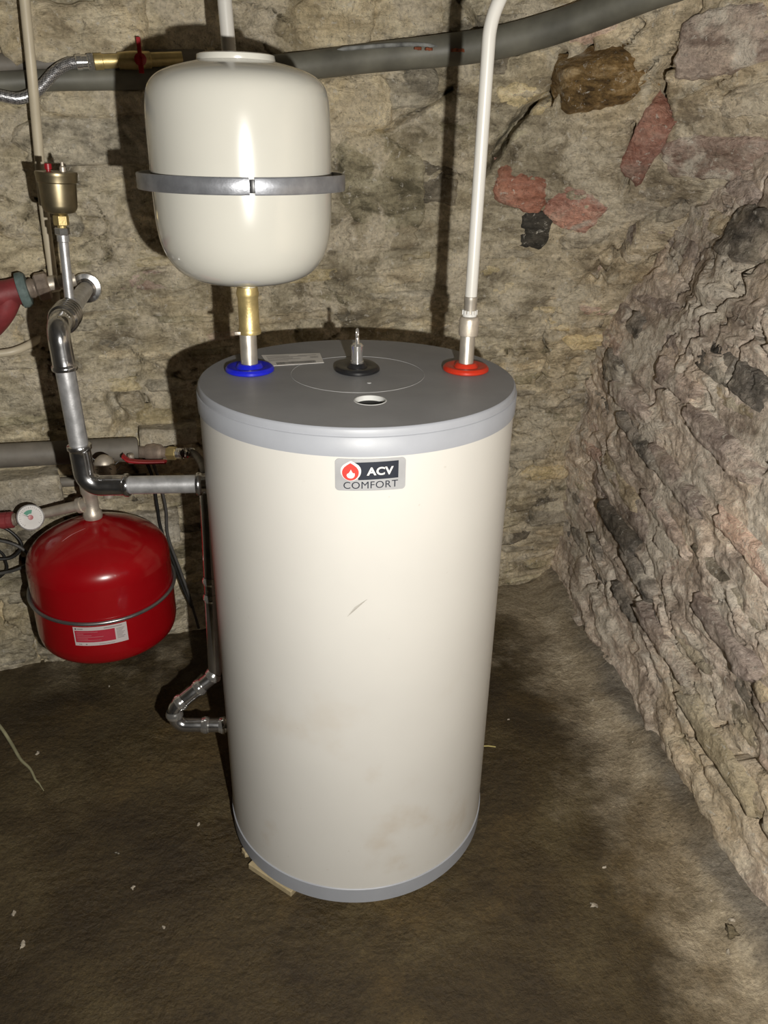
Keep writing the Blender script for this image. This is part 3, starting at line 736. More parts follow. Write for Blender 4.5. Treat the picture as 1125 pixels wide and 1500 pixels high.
# a scuff on the front of the jacket
sc_ = MB()
for k in range(5):
    z0 = .700 + .004 * k; a0 = math.radians(-3.2 + .5 * k); a1 = a0 + math.radians(3.2 + .3 * k)
    q = [(R0 + .0004, a0, z0), (R0 + .0004, a1, z0 + .016), (R0 + .0004, a1, z0 + .0172), (R0 + .0004, a0, z0 + .001)]
    sc_.add([np.array([r * math.sin(a), -r * math.cos(a), z]) for r, a, z in q], [(0, 1, 2, 3)])
sc_.build('scuff_mark', plain('scuff_grey', (.50, .47, .42), .5), heater, smooth=False)

# ------------------------------------------------------------------ ivory expansion vessel above the cold inlet
VX, VY = -.1905, .026
vessel = thing('expansion_vessel', (VX, VY, 1.18), 'ivory enamelled expansion vessel with grey clamp band above the blue collar', 'expansion tank')
prof = [(1.176, .013), (1.186, .015), (1.187, .040), (1.192, .078), (1.203, .106), (1.222, .126), (1.248, .1385), (1.280, .1445), (1.32, .1462), (1.356, .1465), (1.358, .1458), (1.360, .1465),
        (1.40, .1465), (1.432, .1462), (1.458, .1450), (1.478, .1420), (1.492, .1355), (1.503, .1235), (1.511, .106), (1.517, .085), (1.521, .067), (1.523, .060)]
def smooth_prof(pr_, n=5):
    p = catmull([np.array([a, b, 0]) for a, b in pr_], n); return [(q[0], max(0, q[1])) for q in p]
MB().lathe((VX, VY, 0), Z, smooth_prof(prof), 96, True, True).build('shell', M['vessel'], vessel, auto=60)
MB().lathe((VX, VY, 0), Z, [(1.5215, .0605), (1.523, .0612), (1.5305, .0600), (1.532, .056), (1.527, .050), (1.527, 0)], 64, False, False).build('top_rim', M['vessel'], vessel, auto=50)
def strap(a0, a1, name):
    m = MB(); n = 40; sec = [(-.0125, 0), (-.0125, .0035), (-.010, .0048), (-.003, .0044), (0, .0052), (.003, .0044), (.010, .0048), (.0125, .0035), (.0125, 0)]
    v = []; f = []
    for k in range(n + 1):
        a = math.radians(a0 + (a1 - a0) * k / n); off = .1475 + .017 * min(1, (abs(math.degrees(a)) / 78)) ** 2.2
        for (z, d) in sec: v.append(np.array([VX + (off + d) * math.sin(a), VY - (off + d) * math.cos(a), 1.350 + z]))
    q = len(sec)
    for k in range(n):
        for j in range(q): f.append((k * q + j, k * q + (j + 1) % q, (k + 1) * q + (j + 1) % q, (k + 1) * q + j))
    f.append(tuple(range(q))); f.append(tuple(n * q + j for j in reversed(range(q))))
    m.add(v, f); return m.build(name, M['band'], vessel, auto=50)
strap(-118, 11.2, 'clamp_band'); strap(14.2, 118, 'clamp_band')
MB().box((VX + .149 * math.sin(math.radians(12.6)), VY - .149 * math.cos(math.radians(12.6)), 1.35), (.008, .004, .019)).build('clamp_bridge', M['black_pl'], vessel, bevel=.001)
# bracket from the band back to the wall
for s_ in (-1, 1):
    a = np.array([VX + s_ * .145, VY + .075, 1.35]); b = np.array([VX + s_ * .06, .845 + .31 * (VX + s_ * .06) + .01, 1.35])
    d = b - a; L = np.linalg.norm(d); ux = d / L; uy = np.array([-ux[1], ux[0], 0])
    MB().box((a + b) / 2, (L, .004, .024), np.stack([ux, uy, Z], 1)).build('wall_bracket', M['band'], vessel, smooth=False)

coup = thing('brass_coupling', (BX, BY, 1.10), 'brass coupling between the blue collar and the ivory vessel', 'pipe fitting')
MB().lathe((BX + .0035, BY, 0), Z, [(1.097, .0165), (1.0975, .0198), (1.102, .0208), (1.106, .0195), (1.109, .0182), (1.160, .0180), (1.164, .0192), (1.169, .0200), (1.173, .0188), (1.179, .0178), (1.1795, .0140)], 40, True, True).build('sleeve', M['brass'], coup, auto=40)
MB().box((BX - .016, BY - .012, 1.1005), (.011, .007, .006)).build('press_mark', M['nickel'], coup, bevel=.0015)

# ------------------------------------------------------------------ white hot water pipe
HX, HY = .2005, .044
hp = thing('hot_water_pipe', (HX, HY, 1.095), 'white plastic water pipe rising from the red collar and bending right', 'pipe')
MB().lathe((HX + .001, HY, 0), Z, [(1.094, .0150), (1.095, .0174), (1.098, .0180), (1.121, .0178), (1.126, .0168), (1.128, .0150), (1.129, .010)], 36).build('coupling', M['nickel'], hp, auto=35)
ring = MB()
for k in range(10):
    a = 2 * math.pi * k / 10; ring.box((HX + .001 + .0112 * math.cos(a), HY + .0112 * math.sin(a), 1.136), (.005, .004, .008), np.array(Matrix.Rotation(a, 3, 'Z')))
ring.lathe((HX + .001, HY, 0), Z, [(1.129, .0128), (1.134, .0128), (1.1345, .0105)], 32, False, False)
ring.build('lock_ring', M['white_pl'], hp, smooth=False, label='white toothed locking ring')
MB().lathe((HX + .0015, HY, 0), Z, [(1.130, .0110), (1.155, .0114), (1.157, .0120), (1.163, .0120), (1.164, .0108)], 32, False, False).build('press_sleeve', M['steel'], hp, auto=35)
b0 = np.array([HX + .0015, HY, 1.158]); b1 = np.array([HX + .005, HY, 1.585]); b2 = np.array([HX + .10, HY + .02, 1.80]); b3 = np.array([HX + .45, HY + .06, 2.24])
MB().tube(fillet([b0, b1, b2, b3], [.12, .3], 14), .0108, 24).build('pipe', M['white_pipe'], hp, auto=60)

# white cold water pipe coming down behind the ivory vessel
cp = at(329, 0, .34); cq = at(336, 80, .34)
cw = thing('cold_water_pipe', (cq[0], cq[1], 1.2), 'short white pipe coming down behind the top of the ivory vessel', 'pipe')
up_ = np.array([cp[0] - (cq[0] - cp[0]) * 3, .34, 2.24])
MB().tube([up_, cp, cq + np.array([0, 0, -.004])], .0135, 20).build('pipe', M['white_pipe'], cw)
MB().tube(fillet([cq, cq + np.array([.006, 0, -.30]), np.array([BX - .03, .20, 1.22]), np.array([BX - .03, .20, 1.30])], .03), .0135, 20).build('lower_pipe', M['beige_pipe'], cw)

# ------------------------------------------------------------------ pressed steel flow pipe on the left of the heater
def unit(v): v = np.asarray(v, float); return v / np.linalg.norm(v)
def bead(o, d, r, w=.006, out=.0035):
    return [(-w, r), (-w * .75, r + out * .6), (-w * .25, r + out), (w * .25, r + out), (w * .75, r + out * .6), (w, r)]
def socket(mb, o, d, r, length=.026, seg=32):
    """press socket: sleeve with a rolled bead at its mouth"""
    p = [(0, r), (.0, r + .0022), (.004, r + .0024), (length - .013, r + .0024), (length - .011, r + .0030), (length - .009, r + .0052), (length - .004, r + .0056), (length - .001, r + .0044), (length, r + .0012), (length + .0004, r)]
    return mb.lathe(o, d, p, seg, False, False)
def hexnut(mb, o, d, length, r, seg=6, ch=.0015):
    return mb.lathe(o, d, [(0, r - ch), (ch, r), (length - ch, r), (length, r - ch)], seg)
FR = .0182
fp_y = .075
a = np.array([-.278, fp_y, .785]); c1 = np.array([-.541, fp_y, .779]); c2 = np.array([-.549, fp_y, 1.094])
flg = onwall(127, 421, .015)
flow = thing('flow_pipe', (c1[0], c1[1], .75), 'thick shiny steel flow pipe bending up from the left side of the water heater', 'pipe')
pts = fillet([a, c1, c2, flg], [.045, .034], 12)
MB().tube([a, c1 + (a - c1) * .25], FR, 28).build('pipe', M['zinc_pipe'], flow, label='straight horizontal run')
MB().tube([c1 + unit(c2 - c1) * .06, c2 - unit(c2 - c1) * .05], FR, 28).build('pipe', M['zinc_pipe'], flow, label='straight upright run')
lo = MB(); lo.tube(fillet([c1 + unit(a - c1) * .062, c1, c1 + unit(c2 - c1) * .070], .044, 14), FR + .0022, 28)
socket(lo, c1 + unit(a - c1) * .056, unit(a - c1), FR, .030); socket(lo, c1 + unit(c2 - c1) * .060, unit(c2 - c1), FR, .028)
lo.build('elbow', M['chrome'], flow, auto=50)
dw = unit(flg - c2); hi = MB(); hi.tube(fillet([c2 - unit(c2 - c1) * .060, c2, c2 + dw * .055], .038, 14), FR + .0022, 28)
socket(hi, c2 - unit(c2 - c1) * .052, -unit(c2 - c1), FR, .028)
socket(hi, c2 + dw * .050, dw, FR, .026); hi.build('elbow', M['chrome'], flow, auto=50)
cpl = MB()
for k in range(4): cpl.lathe(c2 + dw * (.082 + .024 * k), dw, [(0, FR + .001), (.003, FR + .0085), (.008, FR + .0108), (.013, FR + .0085), (.016, FR + .0025), (.022, FR + .001)], 32, False, False)
cpl.build('press_coupling', M['chrome'], flow, auto=60)
MB().tube([c2 + dw * .17, flg], FR, 28).build('pipe', M['zinc_pipe'], flow, label='run into the wall')
MB().lathe(flg - dw * .035, dw, [(0, FR + .001), (.002, FR + .0055), (.008, FR + .006), (.012, FR + .003), (.016, FR + .004), (.018, .034), (.021, .036), (.026, .033), (.030, FR)], 36, False, False).build('wall_flange', M['chrome'], flow, auto=40)
nt = MB(); d_ = unit(a - c1); socket(nt, a - d_ * .016, -d_, FR, .028)
nt.build('press_socket', M['chrome'], flow, auto=50)
hx = MB(); hexnut(hx, a - d_ * .010, d_, .026, .0245); hx.lathe(a - d_ * .018, d_, [(0, .0195), (.008, .0205), (.008, .018)], 28)
hx.build('nut', M['polished'], flow, smooth=False, label='bright hexagon nut at the heater')

# ------------------------------------------------------------------ automatic air vent on its riser
vb = c2 + dw * .215; vt = at(88, 308, vb[1] + .0)
av = thing('air_vent', tuple(vb), 'brass cup shaped air vent with red cap on a thin steel riser', 'air vent')
dv = unit(vt - vb); H = np.linalg.norm(vt - vb)
MB().lathe(vb, dv, [(-.004, .0085), (.006, .0125), (.022, .0125), (.024, .0098), (H - .060, .0095), (H - .058, .0118), (H - .046, .0118), (H - .045, .009)], 28).build('riser', M['zinc_pipe'], av, auto=35)
hx = MB(); hexnut(hx, vb + dv * (H - .046), dv, .014, .0145); hx.build('nut', M['polished'], av, smooth=False)
hx = MB(); hexnut(hx, vb + dv * (H - .028), dv, .019, .0150); hx.lathe(vb + dv * (H - .034), dv, [(0, .008), (.030, .008)], 18); hx.build('brass_nut', M['brass'], av, smooth=False)
cup = MB().lathe(vt, dv, [(-.011, .010), (-.007, .014), (-.003, .028), (.004, .0325), (.010, .0335), (.050, .0350), (.052, .0375), (.063, .0385), (.067, .0395), (.070, .0385), (.070, .032), (.0705, 0)], 44).build('cup', M['brass_dark'], av, auto=35)
MB().lathe(vt + dv * .070 + np.array([-.012, -.006, 0]), dv, [(0, .004), (.004, .004), (.0045, .0068), (.014, .0068), (.015, .0055)], 20).build('valve_cap', M['red_lever'], cup, label='small red valve cap')
MB().lathe(vt + dv * .070 + np.array([.012, .004, 0]), dv, [(0, .006), (.008, .006), (.010, .0035), (.017, .003)], 18).build('valve_stem', M['nickel'], cup)

# ------------------------------------------------------------------ red expansion vessel
RX, RY, RR = -.655, .40, .1735
rv = thing('red_expansion_vessel', (RX, RY, .205), 'glossy red round expansion vessel hanging by the wall left of the heater', 'expansion tank')
prof = [(.203, .0), (.205, .06), (.209, .105), (.216, .140), (.230, .163), (.255, .1725), (.29, .1735), (.42, .1735), (.445, .1728), (.466, .168), (.484, .156), (.499, .138), (.516, .108), (.532, .072), (.544, .040), (.550, .022), (.556, .016)]
MB().lathe((RX, RY, 0), Z, smooth_prof(prof), 96, False, True).build('shell', M['red_en'], rv, auto=60)
rpts = []
for t in np.linspace(0, 2 * math.pi, 72, endpoint=False):
    rpts.append(np.array([RX + (RR + .005) * math.sin(t), RY - (RR + .005) * math.cos(t), .366 - .011 * math.cos(t) - .004 * math.sin(t)]))
MB().tube(rpts, .0046, 14, closed=True).build('support_ring', M['wire'], rv)
for s_ in (-1, 1):
    q = np.array([RX + s_ * .10, RY + RR - .02, .375]); MB().tube([q, np.array([RX + s_ * .11, .845 + .31 * (RX + s_ * .11) + .01, .38])], .0046, 12).build('wall_hook', M['wire'], rv)
def rw(adeg, z, lift): a_ = math.radians(adeg); r = RR + lift; return np.array([RX + r * math.sin(a_), RY - r * math.cos(a_), z])
def rpatch(a0, a1, z0, z1, lift, mat, name, parent, slope=0.0, n=14):
    m = MB(); v = []; 
    for k in range(n + 1):
        aa = a0 + (a1 - a0) * k / n; dz = slope * (aa + 9)
        v += [rw(aa, z0 + dz, lift), rw(aa, z1 + dz, lift)]
    m.add(v, [(2 * k, 2 * k + 2, 2 * k + 3, 2 * k + 1) for k in range(n)]); return m.build(name, mat, parent)
sl_ = -.00002
lab = rpatch(-9, 32.5, .2905, .3435, .0006, M['paper2'], 'type_label', rv, sl_); lab['label'] = 'white and red type label'
rpatch(-8, 23, .3005, .3335, .0010, M['label_red'], 'red_panel', lab, sl_)
for k, e_ in enumerate((14, 3, 9, 18, 6, 16)): rpatch(-6.8, -4 + e_, .3285 - .0046 * k, .3297 - .0046 * k, .0013, M['ink_pink'], 'print_line', lab, sl_)
for k in range(8): rpatch(24.2, 30.5 - (k % 3), .3300 - .0038 * k, .3312 - .0038 * k, .0010, M['ink_grey'], 'print_line', lab, sl_)
rpatch(-7.5, -6.2, .3365, .3400, .0010, M['ink'], 'maker_mark', lab, sl_)
for (a0, a1, z0, z1) in ((-5.6, -1, .3372, .3392), (15, 29, .3372, .3388), (-5.5, -4.8, .2935, .2962), (-4.2, -3.5, .2935, .2962), (-.5, .8, .2935, .2960), (10, 22, .2940, .2950)):
    rpatch(a0, a1, z0, z1, .0010, M['ink_grey'], 'print_line', lab, sl_)
m = MB(); q = [at(90, 790, RY - .13), at(108, 780, RY - .12), at(124, 774, RY - .10)]   # light scratch on the shoulder
def rshoulder(u, v):                     # meet the vessel's shoulder along a sight line
    d = ray(u, v); t = np.linspace(.0012, .0022, 3000); P = CAMP + d[None] * t[:, None]; r = np.hypot(P[:, 0] - RX, P[:, 1] - RY)
    zz = np.array([a_ for a_, b_ in prof]); rr_ = np.array([b_ for a_, b_ in prof]); i = int(np.argmax((r < np.interp(P[:, 2], zz, rr_)) & (P[:, 2] > .2))); return P[i]
MB().tube(catmull([rshoulder(*t) for t in ((90, 794), (104, 784), (125, 774))], 5), [.0003] + [.0009] * 9 + [.0003], 8).build('scratch', M['ink_pink'], rv, label='pale scratch on the shoulder')

# ------------------------------------------------------------------ safety manifold with gauge on top of the red vessel
TX, TY, TZ = RX, RY, .556
sm_ = thing('gauge_manifold', (TX, TY, TZ), 'nickel tee with pressure gauge and red valve head on top of the red vessel', 'pressure gauge')
MB().lathe((TX, TY, 0), Z, [(.549, .016), (.552, .022), (.560, .0235), (.570, .0215), (.575, .0175), (.615, .0175), (.620, .0205), (.640, .0205), (.642, .016), (.665, .016)], 36).build('tee', M['nickel'], sm_, auto=40)
gp = at(42, 757, RY + .01); gdir = unit(np.array([gp[0] - TX, gp[1] - TY, gp[2] - .592]))
g0 = np.array([TX, TY, .592])
MB().lathe(g0, gdir, [(.0, .0165), (.022, .0165), (.024, .0195), (.034, .0195), (.036, .0135), (.090, .0130), (np.linalg.norm(gp - g0) - .012, .0125)], 30).build('branch_pipe', M['nickel'], sm_, auto=40)
MB().lathe((-.616, TY + .02, .0), Z, [(.600, .013), (.640, .0135), (.655, .016), (.662, .026), (.672, .0265), (.676, .0245), (.692, .0235), (.700, .020), (.708, .010), (.710, 0)], 36).build('vent_dome', M['nickel'], sm_, auto=40)
gv = MB(); rs = np.random.RandomState(3)                       # bristly hemp and sealing paste round the dome
for k in range(26):
    a_ = rs.uniform(0, 6.28); p0 = np.array([-.612 + .021 * math.cos(a_), TY + .02 + .021 * math.sin(a_), rs.uniform(.655, .70)]); gv.tube([p0, p0 + np.array([.013 * math.cos(a_), .013 * math.sin(a_), rs.uniform(-.002, .012)])], [.0016, .0004], 6)
gv.tube([np.array([TX, TY, .648]), np.array([-.616, TY + .02, .652])], .012, 14)
gv.build('hemp_fibres', M['dirt'], sm_)
gn = unit(CAMP - gp + np.array([.25, 0, -.1])); gx, gy, gz = frame(gn)
if gy[2] < 0: gx, gy = -gx, -gy
gc = gp + gn * .034
gau = MB().lathe(gc, gn, [(-.030, .014), (-.026, .0175), (-.020, .0305), (.0, .0310), (.003, .0318), (.0065, .0318), (.0075, .0300), (.0058, .0290)], 48, True, False).build('gauge_case', M['zinc_pipe'], sm_, auto=35)
MB().lathe(gc, gn, [(.0052, 0), (.0052, .0292)], 48, False, False).build('dial_face', M['dial'], gau, label='white gauge dial')
def dialpt(deg, r, h): t = math.radians(deg); return gc + gn * h + (gx * math.sin(t) + gy * math.cos(t)) * r
arcs = MB(); nn = 12
v = []
for k in range(nn + 1):
    dg_ = -48 + 70 * k / nn; v += [dialpt(dg_, .009, .0056), dialpt(dg_, .0185, .0056)]
arcs.add(v, [(2 * k, 2 * k + 1, 2 * k + 3, 2 * k + 2) for k in range(nn)]); arcs.build('green_zone', M['green'], gau, label='green sector of the dial')
tk = MB()
for k in range(25):
    dg_ = -135 + 270 * k / 24; r1 = .021 if k % 4 == 0 else .0235
    tk.add([dialpt(dg_ - .9, r1, .0056), dialpt(dg_ + .9, r1, .0056), dialpt(dg_ + .9, .0262, .0056), dialpt(dg_ - .9, .0262, .0056)], [(0, 1, 2, 3)])
tk.build('dial_ticks', M['ink_grey'], gau, smooth=False)
MB().add([dialpt(-58 + 90, .0011, .0062), dialpt(-58, .021, .0062), dialpt(-58 - 90, .0011, .0062), dialpt(-58 + 180, .006, .0062)], [(0, 1, 2, 3)]).build('needle', M['ink'], gau, smooth=False)
MB().lathe(gc, gn, [(.0056, .0062), (.0078, .0058), (.0082, 0)], 24, False, False).build('needle_hub', M['red_lever'], gau, label='red hub of the needle')
cap = at(8, 757, RY); cdv = unit(np.array([-1, -.12, -.05]))
MB().lathe(gp + np.array([0, 0, -.004]), cdv, [(-.01, .012), (.030, .012), (.032, .016), (.038, .016)], 24).build('valve_body', M['bronze'], sm_, auto=35)
rc = MB(); prof_c = [(.036, .014), (.038, .0205), (.048, .0210), (.049, .0185), (.051, .0185), (.052, .021), (.066, .021), (.068, .019), (.100, .0185), (.102, .012)]
rc.lathe(gp + np.array([0, 0, -.004]), cdv, prof_c, 16); rc.build('valve_head', M['red_paint'], sm_, smooth=False, label='red ribbed valve head')

# ------------------------------------------------------------------ return pipe low on the left of the heater
RRp = .0162
r_a = np.array([-.262, .055, .188]); r_b = np.array([-.424, .055, .190]); r_c = at(257, 1038, .060); r_d = at(316, 988, .10); r_e = at(303, 712, .15)
ret = thing('return_pipe', (-.35, .06, .17), 'thin steel return pipe curling into the lower left of the heater', 'pipe')
ret_pts = [r_a, r_b + np.array([.012, 0, 0]), r_c + np.array([-.006, 0, .0]), r_d, r_e]
MB().tube(fillet(ret_pts, [.030, .030, .030], 12), RRp, 26).build('pipe', M['chrome'], ret, auto=60)
def beads_at(path, dists, name, r=RRp, w=.009, out=.0036):
    P_ = [np.asarray(p) for p in path]; L_ = [0]
    for i in range(1, len(P_)): L_.append(L_[-1] + np.linalg.norm(P_[i] - P_[i - 1]))
    for dd in dists:
        i = max(1, min(len(P_) - 1, int(np.searchsorted(L_, dd)))); t = (dd - L_[i - 1]) / max(1e-9, L_[i] - L_[i - 1]); p = P_[i - 1] + (P_[i] - P_[i - 1]) * t
        MB().lathe(p, unit(P_[i] - P_[i - 1]), [(-w, r + .0012), (-w * .6, r + .0016), (-w * .4, r + out), (w * .3, r + out), (w * .6, r + .002), (w, r + .0012)], 28, False, False).build(name, M['polished'], ret, auto=40)
beads_at(fillet(ret_pts, [.030, .030, .030], 12), [.045, .085, .172, .205, .258, .300], 'bead')
beads_at([r_d + (r_e - r_d) * .2, r_e], [.105, .145], 'bead')
hx = MB(); hexnut(hx, r_a + np.array([-.016, 0, 0]), np.array([1, 0, 0]), .022, .0205); hx.build('nut', M['polished'], ret, smooth=False)

# ------------------------------------------------------------------ red ball valve and flexible hose behind the flow pipe
bl0 = onwall(188, 665, .10)
bv = thing('ball_valve', tuple(bl0), 'ball valve with a flat red lever between the grey pipe end and the heater', 'valve')
e0 = onwall(205, 662, .06); e1 = onwall(258, 664, .11); ed_ = unit(e1 - e0)
MB().lathe(e0, ed_, [(0, .016), (.02, .016), (.022, .021), (.040, .024), (.060, .021), (.066, .015), (.085, .015)], 28).build('valve_body', M['bronze'], bv, auto=35)
hx = MB(); hexnut(hx, e0 + ed_ * .078, ed_, .026, .0175); hx.build('brass_nut', M['brass'], bv, smooth=False)
lv = [onwall(180, 668, .14), onwall(190, 676, .145), onwall(215, 679, .15), onwall(240, 678, .15), onwall(243, 677, .15)]
l_ = MB(); P_ = catmull(lv, 5); v = []; f = []
for i, p_ in enumerate(P_):
    wd = .010 if i < len(P_) - 3 else .006
    for (yy, zz) in ((-wd, -.003), (-wd, .003), (wd, .003), (wd, -.003)): v.append(p_ + np.array([0, yy, zz + .004 * math.sin(math.pi * i / len(P_))]))
for i in range(len(P_) - 1):
    for k in range(4): f.append((i * 4 + k, i * 4 + (k + 1) % 4, i * 4 + 4 + (k + 1) % 4, i * 4 + 4 + k))
f += [(0, 1, 2, 3), tuple(len(v) - 4 + k for k in (3, 2, 1, 0))]
l_.add(v, f).build('lever', M['red_lever'], bv, bevel=.0015, label='flat red lever')
MB().lathe(onwall(192, 672, .12), Z, [(-.012, .008), (.012, .008)], 16).build('stem', M['nickel'], bv)
hs0 = e0 + ed_ * .105; hs = [hs0, onwall(268, 664, .13), onwall(285, 665, .16), at(300, 690, .17), at(305, 730, .18), at(303, 820, .16)]
fh = thing('flexible_hose', tuple(hs0), 'grey flexible hose with a toothed clip curving behind the heater below its lid', 'hose')
MB().tube(catmull(hs, 10), .0095, 18).build('hose', M['cable_g'], fh)
cl = MB(); rs = np.random.RandomState(5); P_ = catmull(hs, 10)
for i in range(1, 18, 2): cl.lathe(P_[i], unit(P_[i + 1] - P_[i]), [(-.004, .0105), (-.002, .0140), (.002, .0140), (.004, .0105)], 12, False, False)
cl.build('clip_rings', M['polished'], fh, smooth=False)

# ------------------------------------------------------------------ pipes fixed along the back wall
dr = thing('drain_pipe', tuple(onwall(560, 100, .04)), 'thick dark grey drain pipe running along the top of the back wall', 'pipe')
def hb(u, v, off):
    p = hit_back(u, v); n = normals(back_base, np.array(p[0]), np.array(p[2]), ROOM_B); return p + n * off
L1 = [(-520, 128), (-60, 122), (60, 118), (180, 116), (300, 112), (430, 101), (540, 88), (640, 79), (720, 69), (800, 50), (880, 26), (960, -4), (1030, -36), (1085, -75)]
MB().tube(catmull([hb(u, v - 2 + max(0, (300 - u)) * .012, .030 + .006 * min(1, max(0, u / 500)) - .12 * max(0, (u - 1000) / 85)) for u, v in L1], 6), list(np.clip(np.linspace(.016, .052, 79), .022, .036)), 28).build('pipe', M['drain'], dr)
MB().tube(catmull([hb(u, v, .07) for u, v in [(482, 76), (540, 71), (600, 69), (640, 72)]], 6), [.001] + [.005] * 16 + [.003, .001], 10).build('dust_crust', M['dirt'], dr)
for (u, v) in ((606, 76), (625, 77), (668, 78), (678, 79)):
    q = hb(u, v, .088); rough_block('rust_flake', q, (.018, .004, .006), WA, M['rust'], dr, 4, n=(9, 3, 3), amp=.002)
up_p = thing('upper_pipe', tuple(onwall(60, 90, .03)), 'slim grey pipe above the drain pipe in the upper left corner', 'pipe')
MB().tube(catmull([hb(u, v, .012) for u, v in [(-520, 102), (-60, 96), (60, 94), (150, 92), (240, 89), (300, 89)]], 5), .022, 22).build('pipe', M['drain2'], up_p)

lp = thing('grey_wall_pipe', tuple(onwall(60, 665, .05)), 'old grey horizontal pipe with a blunt end behind the flow pipe', 'pipe')
q0, q1 = onwall(-420, 690, .055), onwall(203, 657, .055)
MB().lathe(q0, unit(q1 - q0), [(0, .031), (np.linalg.norm(q1 - q0) - .012, .031), (np.linalg.norm(q1 - q0) - .003, .029), (np.linalg.norm(q1 - q0), .022)], 30).build('pipe', M['drain2'], lp)
q0, q1 = onwall(60, 708, .02), onwall(215, 700, .02)
MB().tube([q0, q1], .013, 16).build('lower_pipe', M['drain2'], lp)

# beige composite pipe going down at the far left, and the curved one below it
bgp = thing('beige_pipe', tuple(onwall(75, 395, .05)), 'long beige composite pipe coming down at the upper left', 'pipe')
MB().tube(catmull([onwall(12, -420, .125), onwall(30, -60, .125), onwall(36, 0, .125), onwall(46, 100, .125), onwall(54, 190, .10), onwall(64, 300, .075), onwall(76, 392, .055), onwall(82, 440, .035)], 6), .0105, 18).build('pipe', M['beige_pipe'], bgp)
bg2 = thing('beige_pipe', tuple(onwall(20, 515, .05)), 'short beige pipe curving out at the left edge below the red flange', 'pipe')
MB().tube(catmull([onwall(-420, 560, .05), onwall(-60, 523, .06), onwall(0, 518, .06), onwall(25, 513, .055), onwall(48, 502, .03), onwall(66, 488, -.01)], 6), .0095, 18).build('pipe', M['beige_pipe'], bg2)

# red flanged pipe with union nut
uf = thing('red_flanged_pipe', tuple(onwall(20, 430, .06)), 'old red pipe with a green tarnished flange and bronze union nut', 'pipe')
u0 = onwall(-420, 517, .07); u1 = onwall(92, 413, .07); du = unit(u1 - u0); Lu = np.linalg.norm(onwall(28, 424, .07) - u0)
MB().lathe(u0, du, [(0, .032), (Lu - .05, .032), (Lu - .02, .030), (Lu, .031)], 32).build('pipe', M['red_paint'], uf)
MB().lathe(u0 + du * Lu, du, [(-.002, .030), (0, .040), (.012, .041), (.020, .036), (.021, .02)], 32).build('flange', M['teal'], uf, auto=40, label='green tarnished flange')
MB().lathe(u0 + du * (Lu + .02), du, [(0, .021), (.010, .023), (.014, .020), (.040, .020)], 24).build('nipple', M['bronze'], uf, auto=40)
hx = MB(); hexnut(hx, u0 + du * (Lu + .038), du, .030, .034, ch=.004); hx.build('union_nut', M['bronze'], uf, smooth=False)
MB().lathe(u0 + du * (Lu + .068), du, [(0, .019), (.020, .019), (.022, .016), (.060, .016)], 24).build('tail_piece', M['nickel'], uf, auto=35)
MB().tube(catmull([onwall(14, 432, .07), onwall(4, 458, .068), onwall(-12, 480, .06), onwall(-40, 505, .05)], 5), list(np.linspace(.029, .022, 16)), 20).build('side_branch', M['red_paint'], uf)

# braided hose with brass stop valve on the upper left
bh = thing('braided_hose', tuple(onwall(60, 130, .09)), 'steel braided hose joining a brass valve at the upper left', 'hose')
MB().tube(catmull([onwall(-420, 100, .085), onwall(-60, 128, .085), onwall(0, 140, .085), onwall(30, 144, .085), onwall(55, 132, .08), onwall(80, 106, .07), onwall(98, 94, .06), onwall(114, 91.5, .055)], 8), .0118, 20).build('braid', M['braid'], bh)
k0, k1 = onwall(111, 91.5, .055), onwall(260, 86, .055); dk = unit(k1 - k0)
MB().lathe(k0, dk, [(0, .0135), (.002, .0155), (.012, .0155), (.013, .0140), (.026, .0140), (.027, .0165), (.030, .0165), (.032, .014)], 28).build('ferrule', M['polished'], bh, auto=35)
hx = MB(); hexnut(hx, k0 + dk * .024, dk, .014, .0178); hx.build('nut', M['polished'], bh, smooth=False)
sv = thing('stop_valve', tuple(k0 + dk * .05), 'brass stop valve with a red wing handle left of the ivory vessel', 'valve')
MB().lathe(k0 + dk * .038, dk, [(0, .012), (.001, .0165), (.018, .0165), (.019, .0145), (.050, .0145), (.052, .017), (.085, .019), (.12, .017), (.122, .0145), (.19, .0145)], 28).build('body', M['brass'], sv, auto=35)
hc = k0 + dk * .135 + WN * .022
MB().lathe(hc - WN * .012, WN, [(0, .008), (.014, .008), (.016, .006)], 20).build('stem', M['nickel'], sv)
hd = MB(); hd.lathe(hc, WN, [(-.001, .013), (.005, .013), (.006, .011)], 24)
hd.box(hc + np.array([0, 0, .022]) + WN * .003, (.008, .007, .040)); hd.box(hc + np.array([0, 0, -.012]) + WN * .003, (.010, .007, .030))
hd.build('wing_handle', M['red_lever'], sv, auto=35, label='red wing handle')

# ------------------------------------------------------------------ cables
def cable(name, pts, r, mat, label, loc):
    t = thing(name, tuple(loc), label, 'cable', None); MB().tube(catmull(pts, 8), r, 12).build('cord', mat, t); return t
cable('cable', [onwall(203, 655, .04), onwall(222, 695, .05), onwall(230, 740, .05), onwall(236, 775, .05), onwall(255, 825, .06), onwall(270, 865, .07), onwall(282, 890, .08)], .0046, M['cable'], 'black cable hanging down on the right of the red vessel', onwall(230, 740, .05))
cable('cable', [onwall(212, 650, .05), onwall(232, 700, .06), onwall(243, 745, .06), onwall(246, 785, .06), onwall(262, 830, .07), onwall(278, 875, .08), onwall(291, 920, .06)], .0042, M['cable_g'], 'grey cable hanging beside the black one, ending lowest near the heater', onwall(243, 745, .06))
cable('cable', [onwall(-300, 700, .05), onwall(-50, 760, .05), onwall(0, 771, .05), onwall(22, 784, .055), onwall(32, 800, .06), onwall(20, 815, .06), onwall(0, 819, .06), onwall(-50, 815, .06), onwall(-300, 760, .05)], .0042, M['cable'], 'black cable loop hanging under the red valve head', onwall(0, 771, .05))
